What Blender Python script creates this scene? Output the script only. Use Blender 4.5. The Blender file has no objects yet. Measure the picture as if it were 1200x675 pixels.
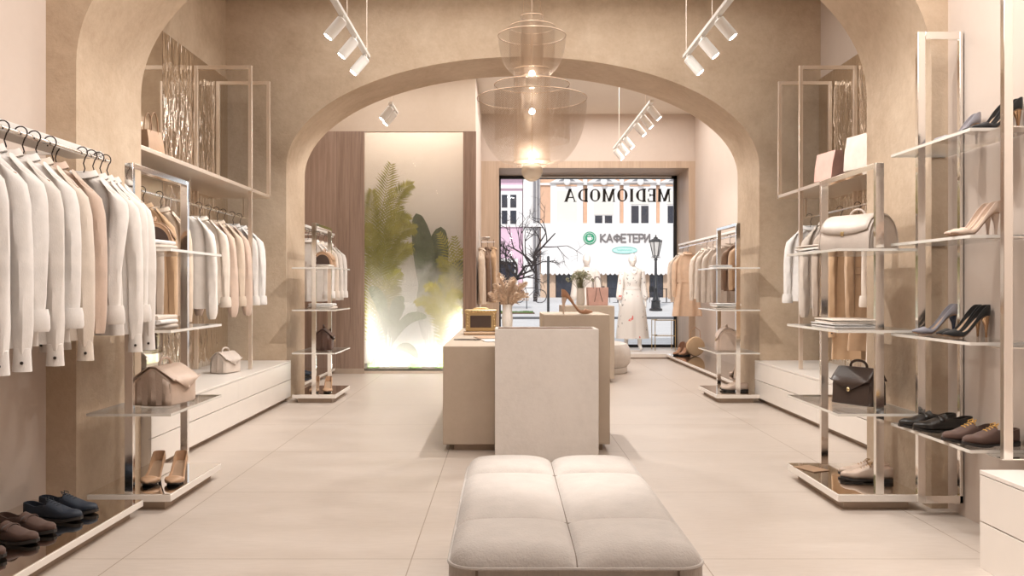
import bpy, bmesh, math, random
from mathutils import Vector, Matrix
C = bpy.context.scene.collection
PI = math.pi
def lerp(a, b, t): return a + (b - a) * t
def sstep(t):
    t = max(0.0, min(1.0, t)); return t * t * (3 - 2 * t)
def interp(tab, t):
    if t <= tab[0][0]: return tab[0][1]
    for (a, va), (b, vb) in zip(tab, tab[1:]):
        if t <= b: return lerp(va, vb, (t - a) / (b - a))
    return tab[-1][1]
def fx(px, d): return (px - 591.0) * d / 1040.0
def fz(py, d): return 1.2 - (py - 337.0) * d / 1040.0

# ------------------------------------------------------------------ mesh builder
class MB:
    def __init__(s): s.v = []; s.f = []
    def add(s, vs, fs, M=None):
        o = len(s.v)
        s.v += [tuple(M @ Vector(p)) if M else tuple(p) for p in vs]
        s.f += [tuple(i + o for i in f) for f in fs]; return s
    def box(s, x0, x1, y0, y1, z0, z1, M=None):
        vs = [(x, y, z) for z in (z0, z1) for y in (y0, y1) for x in (x0, x1)]
        return s.add(vs, [(0, 2, 3, 1), (4, 5, 7, 6), (0, 1, 5, 4), (2, 6, 7, 3), (0, 4, 6, 2), (1, 3, 7, 5)], M)
    def prism(s, poly, axis, a, b, M=None):
        n = len(poly)
        mk = {'y': lambda p, t: (p[0], t, p[1]), 'x': lambda p, t: (t, p[0], p[1]), 'z': lambda p, t: (p[0], p[1], t)}[axis]
        vs = [mk(p, a) for p in poly] + [mk(p, b) for p in poly]
        fs = [tuple(range(n)), tuple(range(2 * n - 1, n - 1, -1))]
        fs += [(i, i + n, (i + 1) % n + n, (i + 1) % n) for i in range(n)]
        return s.add(vs, fs, M)
    def loft(s, rings, closed=True, cap=(True, True), M=None):
        n = len(rings[0]); vs = [p for r in rings for p in r]; fs = []
        m = n if closed else n - 1
        for i in range(len(rings) - 1):
            for j in range(m):
                k = (j + 1) % n
                fs.append((i * n + j, i * n + k, (i + 1) * n + k, (i + 1) * n + j))
        if closed and cap[0]: fs.append(tuple(range(n - 1, -1, -1)))
        if closed and cap[1]: fs.append(tuple((len(rings) - 1) * n + j for j in range(n)))
        return s.add(vs, fs, M)
    def tube(s, pts, r, n=8, cap=True, loop=False, flat=1.0, M=None):
        pts = [Vector(p) for p in pts]; N = len(pts)
        rs = r if isinstance(r, (list, tuple)) else [r] * N
        rings = []; prev = None
        for i, p in enumerate(pts):
            if loop: t = pts[(i + 1) % N] - pts[i - 1]
            else: t = pts[min(i + 1, N - 1)] - pts[max(i - 1, 0)]
            if t.length < 1e-9: t = Vector((0, 0, 1))
            t.normalize()
            if prev is None:
                up = Vector((0, 0, 1)) if abs(t.z) < 0.9 else Vector((1, 0, 0))
                a = t.cross(up).normalized()
            else:
                a = prev - t * prev.dot(t)
                if a.length < 1e-6: a = t.cross(Vector((0.3, 0.5, 0.8)))
                a.normalize()
            prev = a; b = t.cross(a)
            rings.append([tuple(p + (a * math.cos(2 * PI * k / n) + b * math.sin(2 * PI * k / n) * flat) * rs[i]) for k in range(n)])
        if loop: rings.append(rings[0])
        return s.loft(rings, True, (cap and not loop, cap and not loop), M)
    def lathe(s, prof, n=32, c=(0, 0, 0), cap=(True, True), M=None):
        rings = [[(c[0] + r * math.cos(2 * PI * k / n), c[1] + r * math.sin(2 * PI * k / n), c[2] + z) for k in range(n)] for r, z in prof]
        return s.loft(rings, True, cap, M)
    def ball(s, c, r, n=16, m=10, M=None):
        r = r if isinstance(r, (list, tuple)) else (r, r, r)
        rings = []
        for i in range(m + 1):
            a = -PI / 2 + PI * (i / m) * 0.998 + 0.003
            rings.append([(c[0] + r[0] * math.cos(a) * math.cos(2 * PI * k / n), c[1] + r[1] * math.cos(a) * math.sin(2 * PI * k / n), c[2] + r[2] * math.sin(a)) for k in range(n)])
        return s.loft(rings, True, (True, True), M)
    def grid(s, fn, nu, nv, M=None):
        vs = [fn(i / nu, j / nv) for j in range(nv + 1) for i in range(nu + 1)]
        fs = [(j * (nu + 1) + i, j * (nu + 1) + i + 1, (j + 1) * (nu + 1) + i + 1, (j + 1) * (nu + 1) + i) for j in range(nv) for i in range(nu)]
        return s.add(vs, fs, M)
    def build(s, name, mat, parent=None, bevel=0, seg=2, sub=0, solid=0, smooth=True, angle=40, recalc=True, loc=None, rotz=0):
        me = bpy.data.meshes.new(name)
        me.from_pydata(s.v, [], s.f)
        if recalc:
            bm = bmesh.new(); bm.from_mesh(me)
            bmesh.ops.recalc_face_normals(bm, faces=bm.faces); bm.to_mesh(me); bm.free()
        me.materials.append(mat)
        if smooth:
            me.polygons.foreach_set('use_smooth', [True] * len(me.polygons))
            me.set_sharp_from_angle(angle=math.radians(angle))
        o = bpy.data.objects.new(name, me); C.objects.link(o)
        if parent: o.parent = parent
        if loc: o.location = loc
        if rotz: o.rotation_euler.z = rotz
        if bevel:
            m = o.modifiers.new('bevel', 'BEVEL'); m.width = bevel; m.segments = seg; m.limit_method = 'ANGLE'; m.angle_limit = math.radians(35)
        if solid:
            m = o.modifiers.new('solid', 'SOLIDIFY'); m.thickness = solid; m.offset = 0
        if sub:
            m = o.modifiers.new('sub', 'SUBSURF'); m.levels = sub; m.render_levels = sub
        return o

def tag(o, label, cat, group=None):
    o['label'] = label; o['category'] = cat
    if group: o['group'] = group
    return o
def struct(o):
    o['kind'] = 'structure'; return o
def thing(name, label, cat, loc=(0, 0, 0), rotz=0, group=None):
    o = bpy.data.objects.new(name, None); C.objects.link(o)
    o.empty_display_size = 0.05
    o.location = loc; o.rotation_euler = (0, 0, rotz)
    return tag(o, label, cat, group)
def dup(root, loc, rotz=0, label=None, group=None, scale=None):
    r = root.copy(); C.objects.link(r); r.location = loc; r.rotation_euler = (0, 0, rotz)
    if scale: r.scale = scale
    if label: r['label'] = label
    if group: r['group'] = group
    for ch in list(root.children):
        c = ch.copy(); C.objects.link(c); c.parent = r
        for g in list(ch.children):
            d = g.copy(); C.objects.link(d); d.parent = c
    return r

# ------------------------------------------------------------------ materials
def newmat(name):
    m = bpy.data.materials.new(name); m.use_nodes = True
    nt = m.node_tree; b = nt.nodes['Principled BSDF']
    return m, nt, b
def coords(nt, scale=(1, 1, 1), kind='Object'):
    tc = nt.nodes.new('ShaderNodeTexCoord'); mp = nt.nodes.new('ShaderNodeMapping')
    mp.inputs['Scale'].default_value = scale
    nt.links.new(tc.outputs[kind], mp.inputs['Vector']); return mp.outputs['Vector']
def ramp(nt, fac, stops):
    r = nt.nodes.new('ShaderNodeValToRGB'); e = r.color_ramp.elements
    while len(e) < len(stops): e.new(0.5)
    for k, (p, c) in enumerate(stops):
        e[k].position = p; e[k].color = (*c, 1) if len(c) == 3 else c
    nt.links.new(fac, r.inputs['Fac']); return r.outputs['Color']
def noise(nt, vec, scale, detail=4, rough=0.55, dist=0):
    n = nt.nodes.new('ShaderNodeTexNoise'); n.inputs['Scale'].default_value = scale
    n.inputs['Detail'].default_value = detail; n.inputs['Roughness'].default_value = rough; n.inputs['Distortion'].default_value = dist
    nt.links.new(vec, n.inputs['Vector']); return n.outputs['Fac']
def math_(nt, op, a, b=None):
    n = nt.nodes.new('ShaderNodeMath'); n.operation = op
    for i, x in enumerate((a, b)):
        if x is None: continue
        if isinstance(x, (int, float)): n.inputs[i].default_value = x
        else: nt.links.new(x, n.inputs[i])
    return n.outputs[0]
def bumpn(nt, b, h, strength, dist=0.02):
    n = nt.nodes.new('ShaderNodeBump'); n.inputs['Strength'].default_value = strength; n.inputs['Distance'].default_value = dist
    nt.links.new(h, n.inputs['Height']); nt.links.new(n.outputs['Normal'], b.inputs['Normal'])
def mat(name, col, rough=0.5, metal=0.0, var=0.08, vscale=6.0, stretch=(1, 1, 1), bump=0.0, bscale=60.0, sheen=0.0, spec=0.5, coat=0.0):
    """Plain procedural material: base colour with gentle noise variation and optional bump."""
    m, nt, b = newmat(name)
    v = coords(nt, stretch)
    c = noise(nt, v, vscale)
    lo = tuple(x * (1 - var) for x in col); hi = tuple(min(1, x * (1 + var)) for x in col)
    nt.links.new(ramp(nt, c, [(0.3, lo), (0.7, hi)]), b.inputs['Base Color'])
    b.inputs['Roughness'].default_value = rough; b.inputs['Metallic'].default_value = metal
    b.inputs['Specular IOR Level'].default_value = spec
    if sheen: b.inputs['Sheen Weight'].default_value = sheen
    if coat: b.inputs['Coat Weight'].default_value = coat; b.inputs['Coat Roughness'].default_value = 0.1
    if bump: bumpn(nt, b, noise(nt, v, bscale, 3), bump, 0.01)
    return m
def fabric(name, col, weave=260.0, bump=0.25, rough=0.85, var=0.06):
    m, nt, b = newmat(name)
    v = coords(nt)
    c = noise(nt, v, 14.0)
    lo = tuple(x * (1 - var) for x in col); hi = tuple(min(1, x * (1 + var)) for x in col)
    nt.links.new(ramp(nt, c, [(0.3, lo), (0.7, hi)]), b.inputs['Base Color'])
    b.inputs['Roughness'].default_value = rough; b.inputs['Sheen Weight'].default_value = 0.25
    b.inputs['Specular IOR Level'].default_value = 0.25
    n2 = noise(nt, coords(nt, (1, 1, 0.35)), weave, 2)
    bumpn(nt, b, n2, bump, 0.004)
    return m
def emis(name, col, s):
    m, nt, b = newmat(name)
    b.inputs['Base Color'].default_value = (*col, 1)
    b.inputs['Emission Color'].default_value = (*col, 1); b.inputs['Emission Strength'].default_value = s
    return m

def plaster(name, lo, mid, hi, bump=0.35):
    m, nt, b = newmat(name); v = coords(nt)
    n1 = noise(nt, v, 1.3, 8, 0.62, 0.6); n2 = noise(nt, coords(nt, (1, 1, 1)), 16.0, 6, 0.7)
    mix = math_(nt, 'ADD', math_(nt, 'MULTIPLY', n1, 0.7), math_(nt, 'MULTIPLY', n2, 0.3))
    nt.links.new(ramp(nt, mix, [(0.33, lo), (0.5, mid), (0.68, hi)]), b.inputs['Base Color'])
    b.inputs['Roughness'].default_value = 0.75; b.inputs['Specular IOR Level'].default_value = 0.3
    bumpn(nt, b, noise(nt, v, 26.0, 8, 0.65), bump, 0.012); return m
def wood(name, lo, hi, scale=5.0, rough=0.5, plank=0.36):
    """vertical boards: long streaky grain, each board with its own tone"""
    m, nt, b = newmat(name)
    tc = nt.nodes.new('ShaderNodeTexCoord'); sx = nt.nodes.new('ShaderNodeSeparateXYZ'); nt.links.new(tc.outputs['Object'], sx.inputs[0])
    u = math_(nt, 'DIVIDE', math_(nt, 'ADD', sx.outputs['X'], math_(nt, 'ADD', sx.outputs['Y'], 40.0)), plank)
    cell = math_(nt, 'FLOOR', u); fr = math_(nt, 'FRACT', u)
    wn = nt.nodes.new('ShaderNodeTexWhiteNoise'); wn.noise_dimensions = '1D'; nt.links.new(cell, wn.inputs['W'])
    g1 = noise(nt, coords(nt, (9, 9, 0.55)), scale * 0.5, 5, 0.6, 0.8); g2 = noise(nt, coords(nt, (60, 60, 1.2)), 2.0, 3)
    mix = math_(nt, 'ADD', math_(nt, 'ADD', math_(nt, 'MULTIPLY', g1, 0.55), math_(nt, 'MULTIPLY', g2, 0.3)), math_(nt, 'MULTIPLY', wn.outputs['Value'], 0.18))
    seam = math_(nt, 'LESS_THAN', fr, 0.008)
    mx = nt.nodes.new('ShaderNodeMix'); mx.data_type = 'RGBA'
    nt.links.new(seam, mx.inputs['Factor']); nt.links.new(ramp(nt, mix, [(0.34, lo), (0.68, hi)]), mx.inputs['A']); mx.inputs['B'].default_value = (*[x * 0.55 for x in lo], 1)
    nt.links.new(mx.outputs['Result'], b.inputs['Base Color']); b.inputs['Roughness'].default_value = rough
    bumpn(nt, b, g2, 0.06, 0.008); return m
def floor_mat():
    m, nt, b = newmat('stone_tile_floor')
    tc = nt.nodes.new('ShaderNodeTexCoord'); sx = nt.nodes.new('ShaderNodeSeparateXYZ')
    nt.links.new(tc.outputs['Object'], sx.inputs[0])
    def line(out, off, per, w):
        t = math_(nt, 'FRACT', math_(nt, 'DIVIDE', math_(nt, 'ADD', out, -off + per * 20.5), per))
        return math_(nt, 'LESS_THAN', math_(nt, 'ABSOLUTE', math_(nt, 'SUBTRACT', t, 0.5)), w / per)
    lx = line(sx.outputs['X'], -1.69, 1.28, 0.0026); ly = line(sx.outputs['Y'], 3.925, 1.28, 0.0026)
    ln = math_(nt, 'MAXIMUM', lx, ly)
    n1 = noise(nt, coords(nt, (0.7, 2.0, 1)), 1.6, 8, 0.6, 0.4); n2 = noise(nt, coords(nt, (1, 6, 1)), 9.0, 5, 0.6)
    mix = math_(nt, 'ADD', math_(nt, 'MULTIPLY', n1, 0.6), math_(nt, 'MULTIPLY', n2, 0.4))
    base = ramp(nt, mix, [(0.3, (0.475, 0.40, 0.34)), (0.5, (0.53, 0.455, 0.395)), (0.7, (0.585, 0.51, 0.45))])
    mx = nt.nodes.new('ShaderNodeMix'); mx.data_type = 'RGBA'
    nt.links.new(ln, mx.inputs['Factor']); nt.links.new(base, mx.inputs['A']); mx.inputs['B'].default_value = (0.30, 0.23, 0.17, 1)
    nt.links.new(mx.outputs['Result'], b.inputs['Base Color'])
    r = ramp(nt, n1, [(0.3, (0.36,) * 3), (0.7, (0.5,) * 3)]); nt.links.new(r, b.inputs['Roughness'])
    b.inputs['Specular IOR Level'].default_value = 0.45
    bumpn(nt, b, math_(nt, 'SUBTRACT', math_(nt, 'MULTIPLY', n2, 0.25), ln), 0.12, 0.004)
    return m
def chrome_mat(name, col=(0.95, 0.93, 0.90), rough=0.10):
    m, nt, b = newmat(name); v = coords(nt)
    nt.links.new(ramp(nt, noise(nt, v, 8.0), [(0.2, tuple(c * 0.96 for c in col)), (0.8, col)]), b.inputs['Base Color'])
    b.inputs['Metallic'].default_value = 1; b.inputs['Roughness'].default_value = rough; return m
def mirror_mat(name, col, ripple, scale=(5, 5, 1.3)):
    m, nt, b = newmat(name)
    b.inputs['Base Color'].default_value = (*col, 1); b.inputs['Metallic'].default_value = 1; b.inputs['Roughness'].default_value = 0.04
    if ripple: bumpn(nt, b, noise(nt, coords(nt, scale), 3.2, 2.5, 0.5, 0.6), ripple, 0.05)
    return m
def glass_mat(name, tint=(0.97, 0.975, 0.96), refl=0.9, dirt=0.0):
    m = bpy.data.materials.new(name); m.use_nodes = True; nt = m.node_tree; nt.nodes.clear()
    out = nt.nodes.new('ShaderNodeOutputMaterial'); mix = nt.nodes.new('ShaderNodeMixShader')
    tr = nt.nodes.new('ShaderNodeBsdfTransparent'); tr.inputs['Color'].default_value = (*tint, 1)
    gl = nt.nodes.new('ShaderNodeBsdfGlossy'); gl.inputs['Roughness'].default_value = 0.03; gl.inputs['Color'].default_value = (1, 1, 1, 1)
    lw = nt.nodes.new('ShaderNodeFresnel'); lw.inputs['IOR'].default_value = 1.5
    f = math_(nt, 'ADD', math_(nt, 'MULTIPLY', lw.outputs[0], refl), dirt)
    nt.links.new(f, mix.inputs['Fac']); nt.links.new(tr.outputs[0], mix.inputs[1]); nt.links.new(gl.outputs[0], mix.inputs[2])
    nt.links.new(mix.outputs[0], out.inputs['Surface']); return m
def hazed_glass_mat(name, haze):
    """clear pane with an even haze mixed in to veil the niche behind"""
    m = glass_mat(name, (0.98, 0.975, 0.97), 0.4); nt = m.node_tree; out = [n for n in nt.nodes if n.type == 'OUTPUT_MATERIAL'][0]
    src = out.inputs['Surface'].links[0].from_socket; df = nt.nodes.new('ShaderNodeBsdfTranslucent'); df.inputs['Color'].default_value = (0.85, 0.80, 0.75, 1)
    mx = nt.nodes.new('ShaderNodeMixShader'); mx.inputs['Fac'].default_value = haze
    nt.links.new(src, mx.inputs[1]); nt.links.new(df.outputs[0], mx.inputs[2]); nt.links.new(mx.outputs[0], out.inputs['Surface']); return m
def wire_mesh_mat(name, R, cell=0.0135, cover=0.17, col=(0.40, 0.30, 0.22)):
    """Woven wire: a diagonal lattice of wires around the axis, open between them."""
    m = bpy.data.materials.new(name); m.use_nodes = True; nt = m.node_tree; b = nt.nodes['Principled BSDF']
    out = nt.nodes['Material Output']
    tc = nt.nodes.new('ShaderNodeTexCoord'); sx = nt.nodes.new('ShaderNodeSeparateXYZ'); nt.links.new(tc.outputs['Object'], sx.inputs[0])
    n = round(2 * PI * R / cell)
    u = math_(nt, 'MULTIPLY', math_(nt, 'ARCTAN2', sx.outputs['Y'], sx.outputs['X']), n / (2 * PI))
    v = math_(nt, 'DIVIDE', sx.outputs['Z'], cell * 1.25)
    def ln(w):
        t = math_(nt, 'FRACT', math_(nt, 'ADD', w, 500.0))
        return math_(nt, 'LESS_THAN', t, cover)
    k = math_(nt, 'MAXIMUM', ln(math_(nt, 'ADD', u, v)), ln(math_(nt, 'SUBTRACT', u, v)))
    b.inputs['Base Color'].default_value = (*col, 1); b.inputs['Metallic'].default_value = 0.8; b.inputs['Roughness'].default_value = 0.45
    tr = nt.nodes.new('ShaderNodeBsdfTransparent'); mix = nt.nodes.new('ShaderNodeMixShader')
    nt.links.new(k, mix.inputs['Fac']); nt.links.new(tr.outputs[0], mix.inputs[1]); nt.links.new(b.outputs[0], mix.inputs[2])
    nt.links.new(mix.outputs[0], out.inputs['Surface']); return m

M = {}
M['floor'] = floor_mat()
M['arch'] = plaster('limestone_plaster', (0.45, 0.33, 0.228), (0.56, 0.43, 0.31), (0.66, 0.53, 0.40))
M['paint'] = plaster('blush_wall_paint', (0.60, 0.50, 0.43), (0.62, 0.52, 0.45), (0.64, 0.54, 0.47), 0.05)
M['ceiling'] = plaster('ceiling_paint', (0.72, 0.65, 0.57), (0.74, 0.67, 0.59), (0.76, 0.69, 0.61), 0.03)
M['lacquer'] = mat('offwhite_lacquer', (0.78, 0.71, 0.64), 0.35, var=0.015)
M['plinth'] = mat('pale_plinth_lacquer', (0.80, 0.74, 0.68), 0.3, var=0.015)
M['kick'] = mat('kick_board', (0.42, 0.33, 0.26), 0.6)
M['chrome'] = chrome_mat('polished_chrome')
M['steel'] = chrome_mat('satin_champagne_steel', (0.90, 0.80, 0.70), 0.38)
M['mirror'] = mirror_mat('mirror_top', (0.80, 0.74, 0.67), 0)
M['ripple'] = mirror_mat('rippled_mirror', (0.80, 0.72, 0.63), 0.55)
M['mirror_flat'] = mirror_mat('flat_mirror', (0.78, 0.71, 0.63), 0)
M['glass'] = glass_mat('shelf_glass', (0.985, 0.985, 0.98), 0.7)
M['window_glass'] = glass_mat('window_glass', (0.99, 0.99, 0.99), 0.5)
M['tank_glass'] = hazed_glass_mat('planter_glass', 0.07)
M['glass_edge'] = mat('glass_edge_reflection_tone', (0.80, 0.76, 0.70), 0.12, var=0.03, spec=0.9)  # bright edge reflections put into a pale opaque colour
M['concrete'] = plaster('pale_microcement', (0.66, 0.61, 0.565), (0.74, 0.69, 0.645), (0.79, 0.74, 0.695), 0.25)
M['counter'] = plaster('beige_microcement', (0.46, 0.375, 0.295), (0.50, 0.41, 0.325), (0.54, 0.445, 0.355), 0.1)
M['inset'] = mat('brown_inset_board', (0.19, 0.12, 0.085), 0.85, var=0.06, spec=0.15)
M['boucle'] = fabric('boucle_fabric', (0.43, 0.385, 0.35), 150, 0.6)
M['wood'] = wood('walnut_panel', (0.24, 0.160, 0.118), (0.42, 0.300, 0.235), 4.0)
M['wood_light'] = wood('oak_frame', (0.44, 0.315, 0.225), (0.58, 0.44, 0.33), 3.0)
M['wood_dark'] = wood('walnut_post', (0.19, 0.115, 0.08), (0.32, 0.205, 0.145), 6.0)
M['white_metal'] = mat('white_powder_coat', (0.82, 0.79, 0.75), 0.4, var=0.01)
M['black_metal'] = mat('black_metal', (0.015, 0.015, 0.017), 0.4)
M['hook'] = mat('dark_bronze_wire', (0.045, 0.03, 0.025), 0.35, 0.6)
M['hanger_wood'] = mat('hanger_beech', (0.42, 0.25, 0.12), 0.4)
M['lens'] = emis('lit_lamp_lens', (1.0, 0.93, 0.82), 30.0)
M['bulb'] = emis('chandelier_bulb', (1.0, 0.95, 0.87), 80.0)
M['pearl'] = mat('pearl_glass_globe', (0.78, 0.68, 0.56), 0.12, 0.35, var=0.02)
M['ring'] = chrome_mat('champagne_ring', (0.72, 0.58, 0.45), 0.25)
COL = dict(white=(0.80, 0.765, 0.735), offwhite=(0.74, 0.69, 0.645), cream=(0.72, 0.63, 0.545), blush=(0.62, 0.475, 0.385), greige=(0.58, 0.505, 0.44),
           taupe=(0.46, 0.375, 0.31), tan=(0.47, 0.315, 0.20), camel=(0.52, 0.345, 0.21), sand=(0.64, 0.52, 0.41), brown=(0.19, 0.115, 0.075), peach=(0.70, 0.505, 0.365))
for k, c in COL.items(): M['f_' + k] = fabric(k + '_cloth', c)
m, nt, b = newmat('dark_sequin_cloth')
nt.links.new(ramp(nt, noise(nt, coords(nt), 160, 2), [(0.45, (0.02, 0.015, 0.012)), (0.62, (0.14, 0.12, 0.11)), (0.75, (0.6, 0.55, 0.5))]), b.inputs['Base Color']); b.inputs['Roughness'].default_value = 0.35
M['sequin'] = m
def leather(name, col, rough=0.42): return mat(name, col, rough, var=0.10, vscale=9, bump=0.12, bscale=110)
M['l_tan'] = leather('tan_leather', (0.50, 0.31, 0.19)); M['l_nude'] = leather('nude_leather', (0.60, 0.46, 0.37))
M['l_pink'] = leather('dusty_pink_leather', (0.62, 0.375, 0.315)); M['l_cream'] = leather('cream_leather', (0.60, 0.515, 0.45))
M['l_brown'] = leather('dark_brown_leather', (0.060, 0.036, 0.027)); M['l_choc'] = leather('chocolate_leather', (0.10, 0.05, 0.034), 0.55)
M['l_black'] = leather('black_leather', (0.018, 0.015, 0.013), 0.32); M['l_navy'] = leather('navy_suede', (0.018, 0.026, 0.042), 0.6)
M['s_black'] = mat('black_suede', (0.007, 0.006, 0.006), 0.75, sheen=0.2); M['s_grey'] = mat('blue_grey_suede', (0.30, 0.29, 0.325), 0.8, sheen=0.3, bump=0.1)
M['s_brown'] = mat('brown_suede', (0.085, 0.043, 0.030), 0.8, sheen=0.2, bump=0.1); M['s_tan'] = mat('tan_suede', (0.38, 0.20, 0.115), 0.8, sheen=0.3)
M['sole_dark'] = mat('dark_rubber_sole', (0.022, 0.017, 0.015), 0.5); M['sole_tan'] = mat('tan_sole', (0.36, 0.22, 0.13), 0.5)
M['heel_blue'] = mat('blue_black_heel', (0.012, 0.022, 0.05), 0.25); M['heel_gold'] = chrome_mat('bronze_heel', (0.50, 0.32, 0.19), 0.25)
M['lining'] = mat('tan_lining', (0.48, 0.33, 0.22), 0.6); M['lace_ochre'] = mat('ochre_lace', (0.55, 0.30, 0.06), 0.7); M['lace_navy'] = mat('navy_lace', (0.02, 0.025, 0.035), 0.7)
M['button'] = mat('dark_button', (0.03, 0.022, 0.018), 0.3); M['gold'] = chrome_mat('old_gold', (0.62, 0.47, 0.26), 0.35)
# ------------------------------------------------------------------ garments
def ring_body(hw, th, z, n, amp, ph, k, yo=0.0, p=0.75):
    out = []
    for i in range(n):
        a = 2 * PI * i / n; c, s_ = math.cos(a), math.sin(a)
        x = hw * math.copysign(abs(c) ** p, c); y = th * math.copysign(abs(s_) ** 0.9, s_)
        u = x / max(hw, 1e-3)
        f = amp * (math.sin(k * u + ph) * 0.6 + math.sin(k * 1.7 * u + ph * 2.1) * 0.4)
        out.append((x + f * 0.3 * c, y + yo + f * (1 if abs(s_) > 0.15 else 0.4), z))
    return out
def sleeve_mb(side, rnd, length, kind, puff=1.0, fwd=0.0):
    s = side; mb = MB(); rings = []
    N = 34; n = 18
    end = length if kind != 'rolled' else length * 0.84
    sw = rnd.uniform(-0.012, 0.012); p1, p2 = rnd.uniform(0, 6), rnd.uniform(0, 6)
    for i in range(N):
        t = i / (N - 1)
        z = -0.040 - (end + 0.045) * t
        x = s * interp([(0, 0.120), (0.05, 0.158), (0.12, 0.188), (0.25, 0.207), (0.5, 0.218), (1, 0.222)], t)
        y = -fwd * sstep(t * 1.3) + sw * t - 0.008 * t
        rx = interp([(0, 0.020), (0.05, 0.034), (0.12, 0.044), (0.3, 0.043), (0.6, 0.038 * (1 + (puff - 1) * .5)), (0.86, 0.034 * puff), (0.95, 0.030 * puff), (1, 0.027)], t)
        ry = interp([(0, 0.030), (0.05, 0.040), (0.15, 0.044), (0.4, 0.040), (0.6, 0.036 * (1 + (puff - 1) * .5)), (0.86, 0.033 * puff), (0.95, 0.029 * puff), (1, 0.026)], t)
        amp = 0.0045 * sstep(t * 2.5)
        rings.append([(x + (rx + amp * math.sin(3 * q + p1 + t * 4)) * math.cos(q), y + (ry + amp * math.sin(4 * q + p2 - t * 5) + 0.002 * math.sin(t * 30 + q * 2)) * math.sin(q), z + (0.035 * math.cos(q) * -s * max(0, 1 - t * 5))) for q in [2 * PI * k / n for k in range(n)]])
    mb.loft(rings)
    e = rings[-1]; cx = sum(p[0] for p in e) / n; cy = sum(p[1] for p in e) / n; cz = sum(p[2] for p in e) / n
    return mb, (cx, cy, cz)
_ph = {}
def ph_(rnd): return _ph.setdefault(id(rnd), 1.0)
def hanger_parts(root, wooden):
    mb = MB(); pts = [(0, 0, -0.10), (0, 0, -0.055)]
    pts += [(0.026 * math.cos(a), 0.0, 0.003 + 0.030 * math.sin(a)) for a in [(-PI / 2 + 0.5) + i * (1.4 * PI) / 14 for i in range(15)]]
    pts = [(0, 0, -0.15), (0, 0, -0.11), (0.012, 0, -0.075), (0.004, 0, -0.05)] + [(-0.004 + 0.029 * math.cos(a), 0, 0.004 + 0.029 * math.sin(a)) for a in [-0.28 * PI + i * 1.25 * PI / 14 for i in range(15)]]
    mb.tube(pts, 0.0030, 6).build('hook', M['hook'], root)
    bar = MB(); bp = []
    for i in range(13):
        u = -1 + i / 6.0; bp.append((0.19 * u, 0, -0.150 - 0.075 * abs(u) ** 1.2))
    bar.tube(bp, [0.006 + 0.006 * (1 - abs(-1 + i / 6.0)) for i in range(13)], 8, flat=1.2).build('shoulder_bar', M['hanger_wood'], root)
HANGER = None
def hanger(loc, rotz, label, group):
    global HANGER
    if HANGER is None:
        HANGER = thing('clothes_hanger', label, 'hanger', loc, rotz, group); hanger_parts(HANGER, False); return HANGER
    return dup(HANGER, loc, rotz, label, group)
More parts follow.
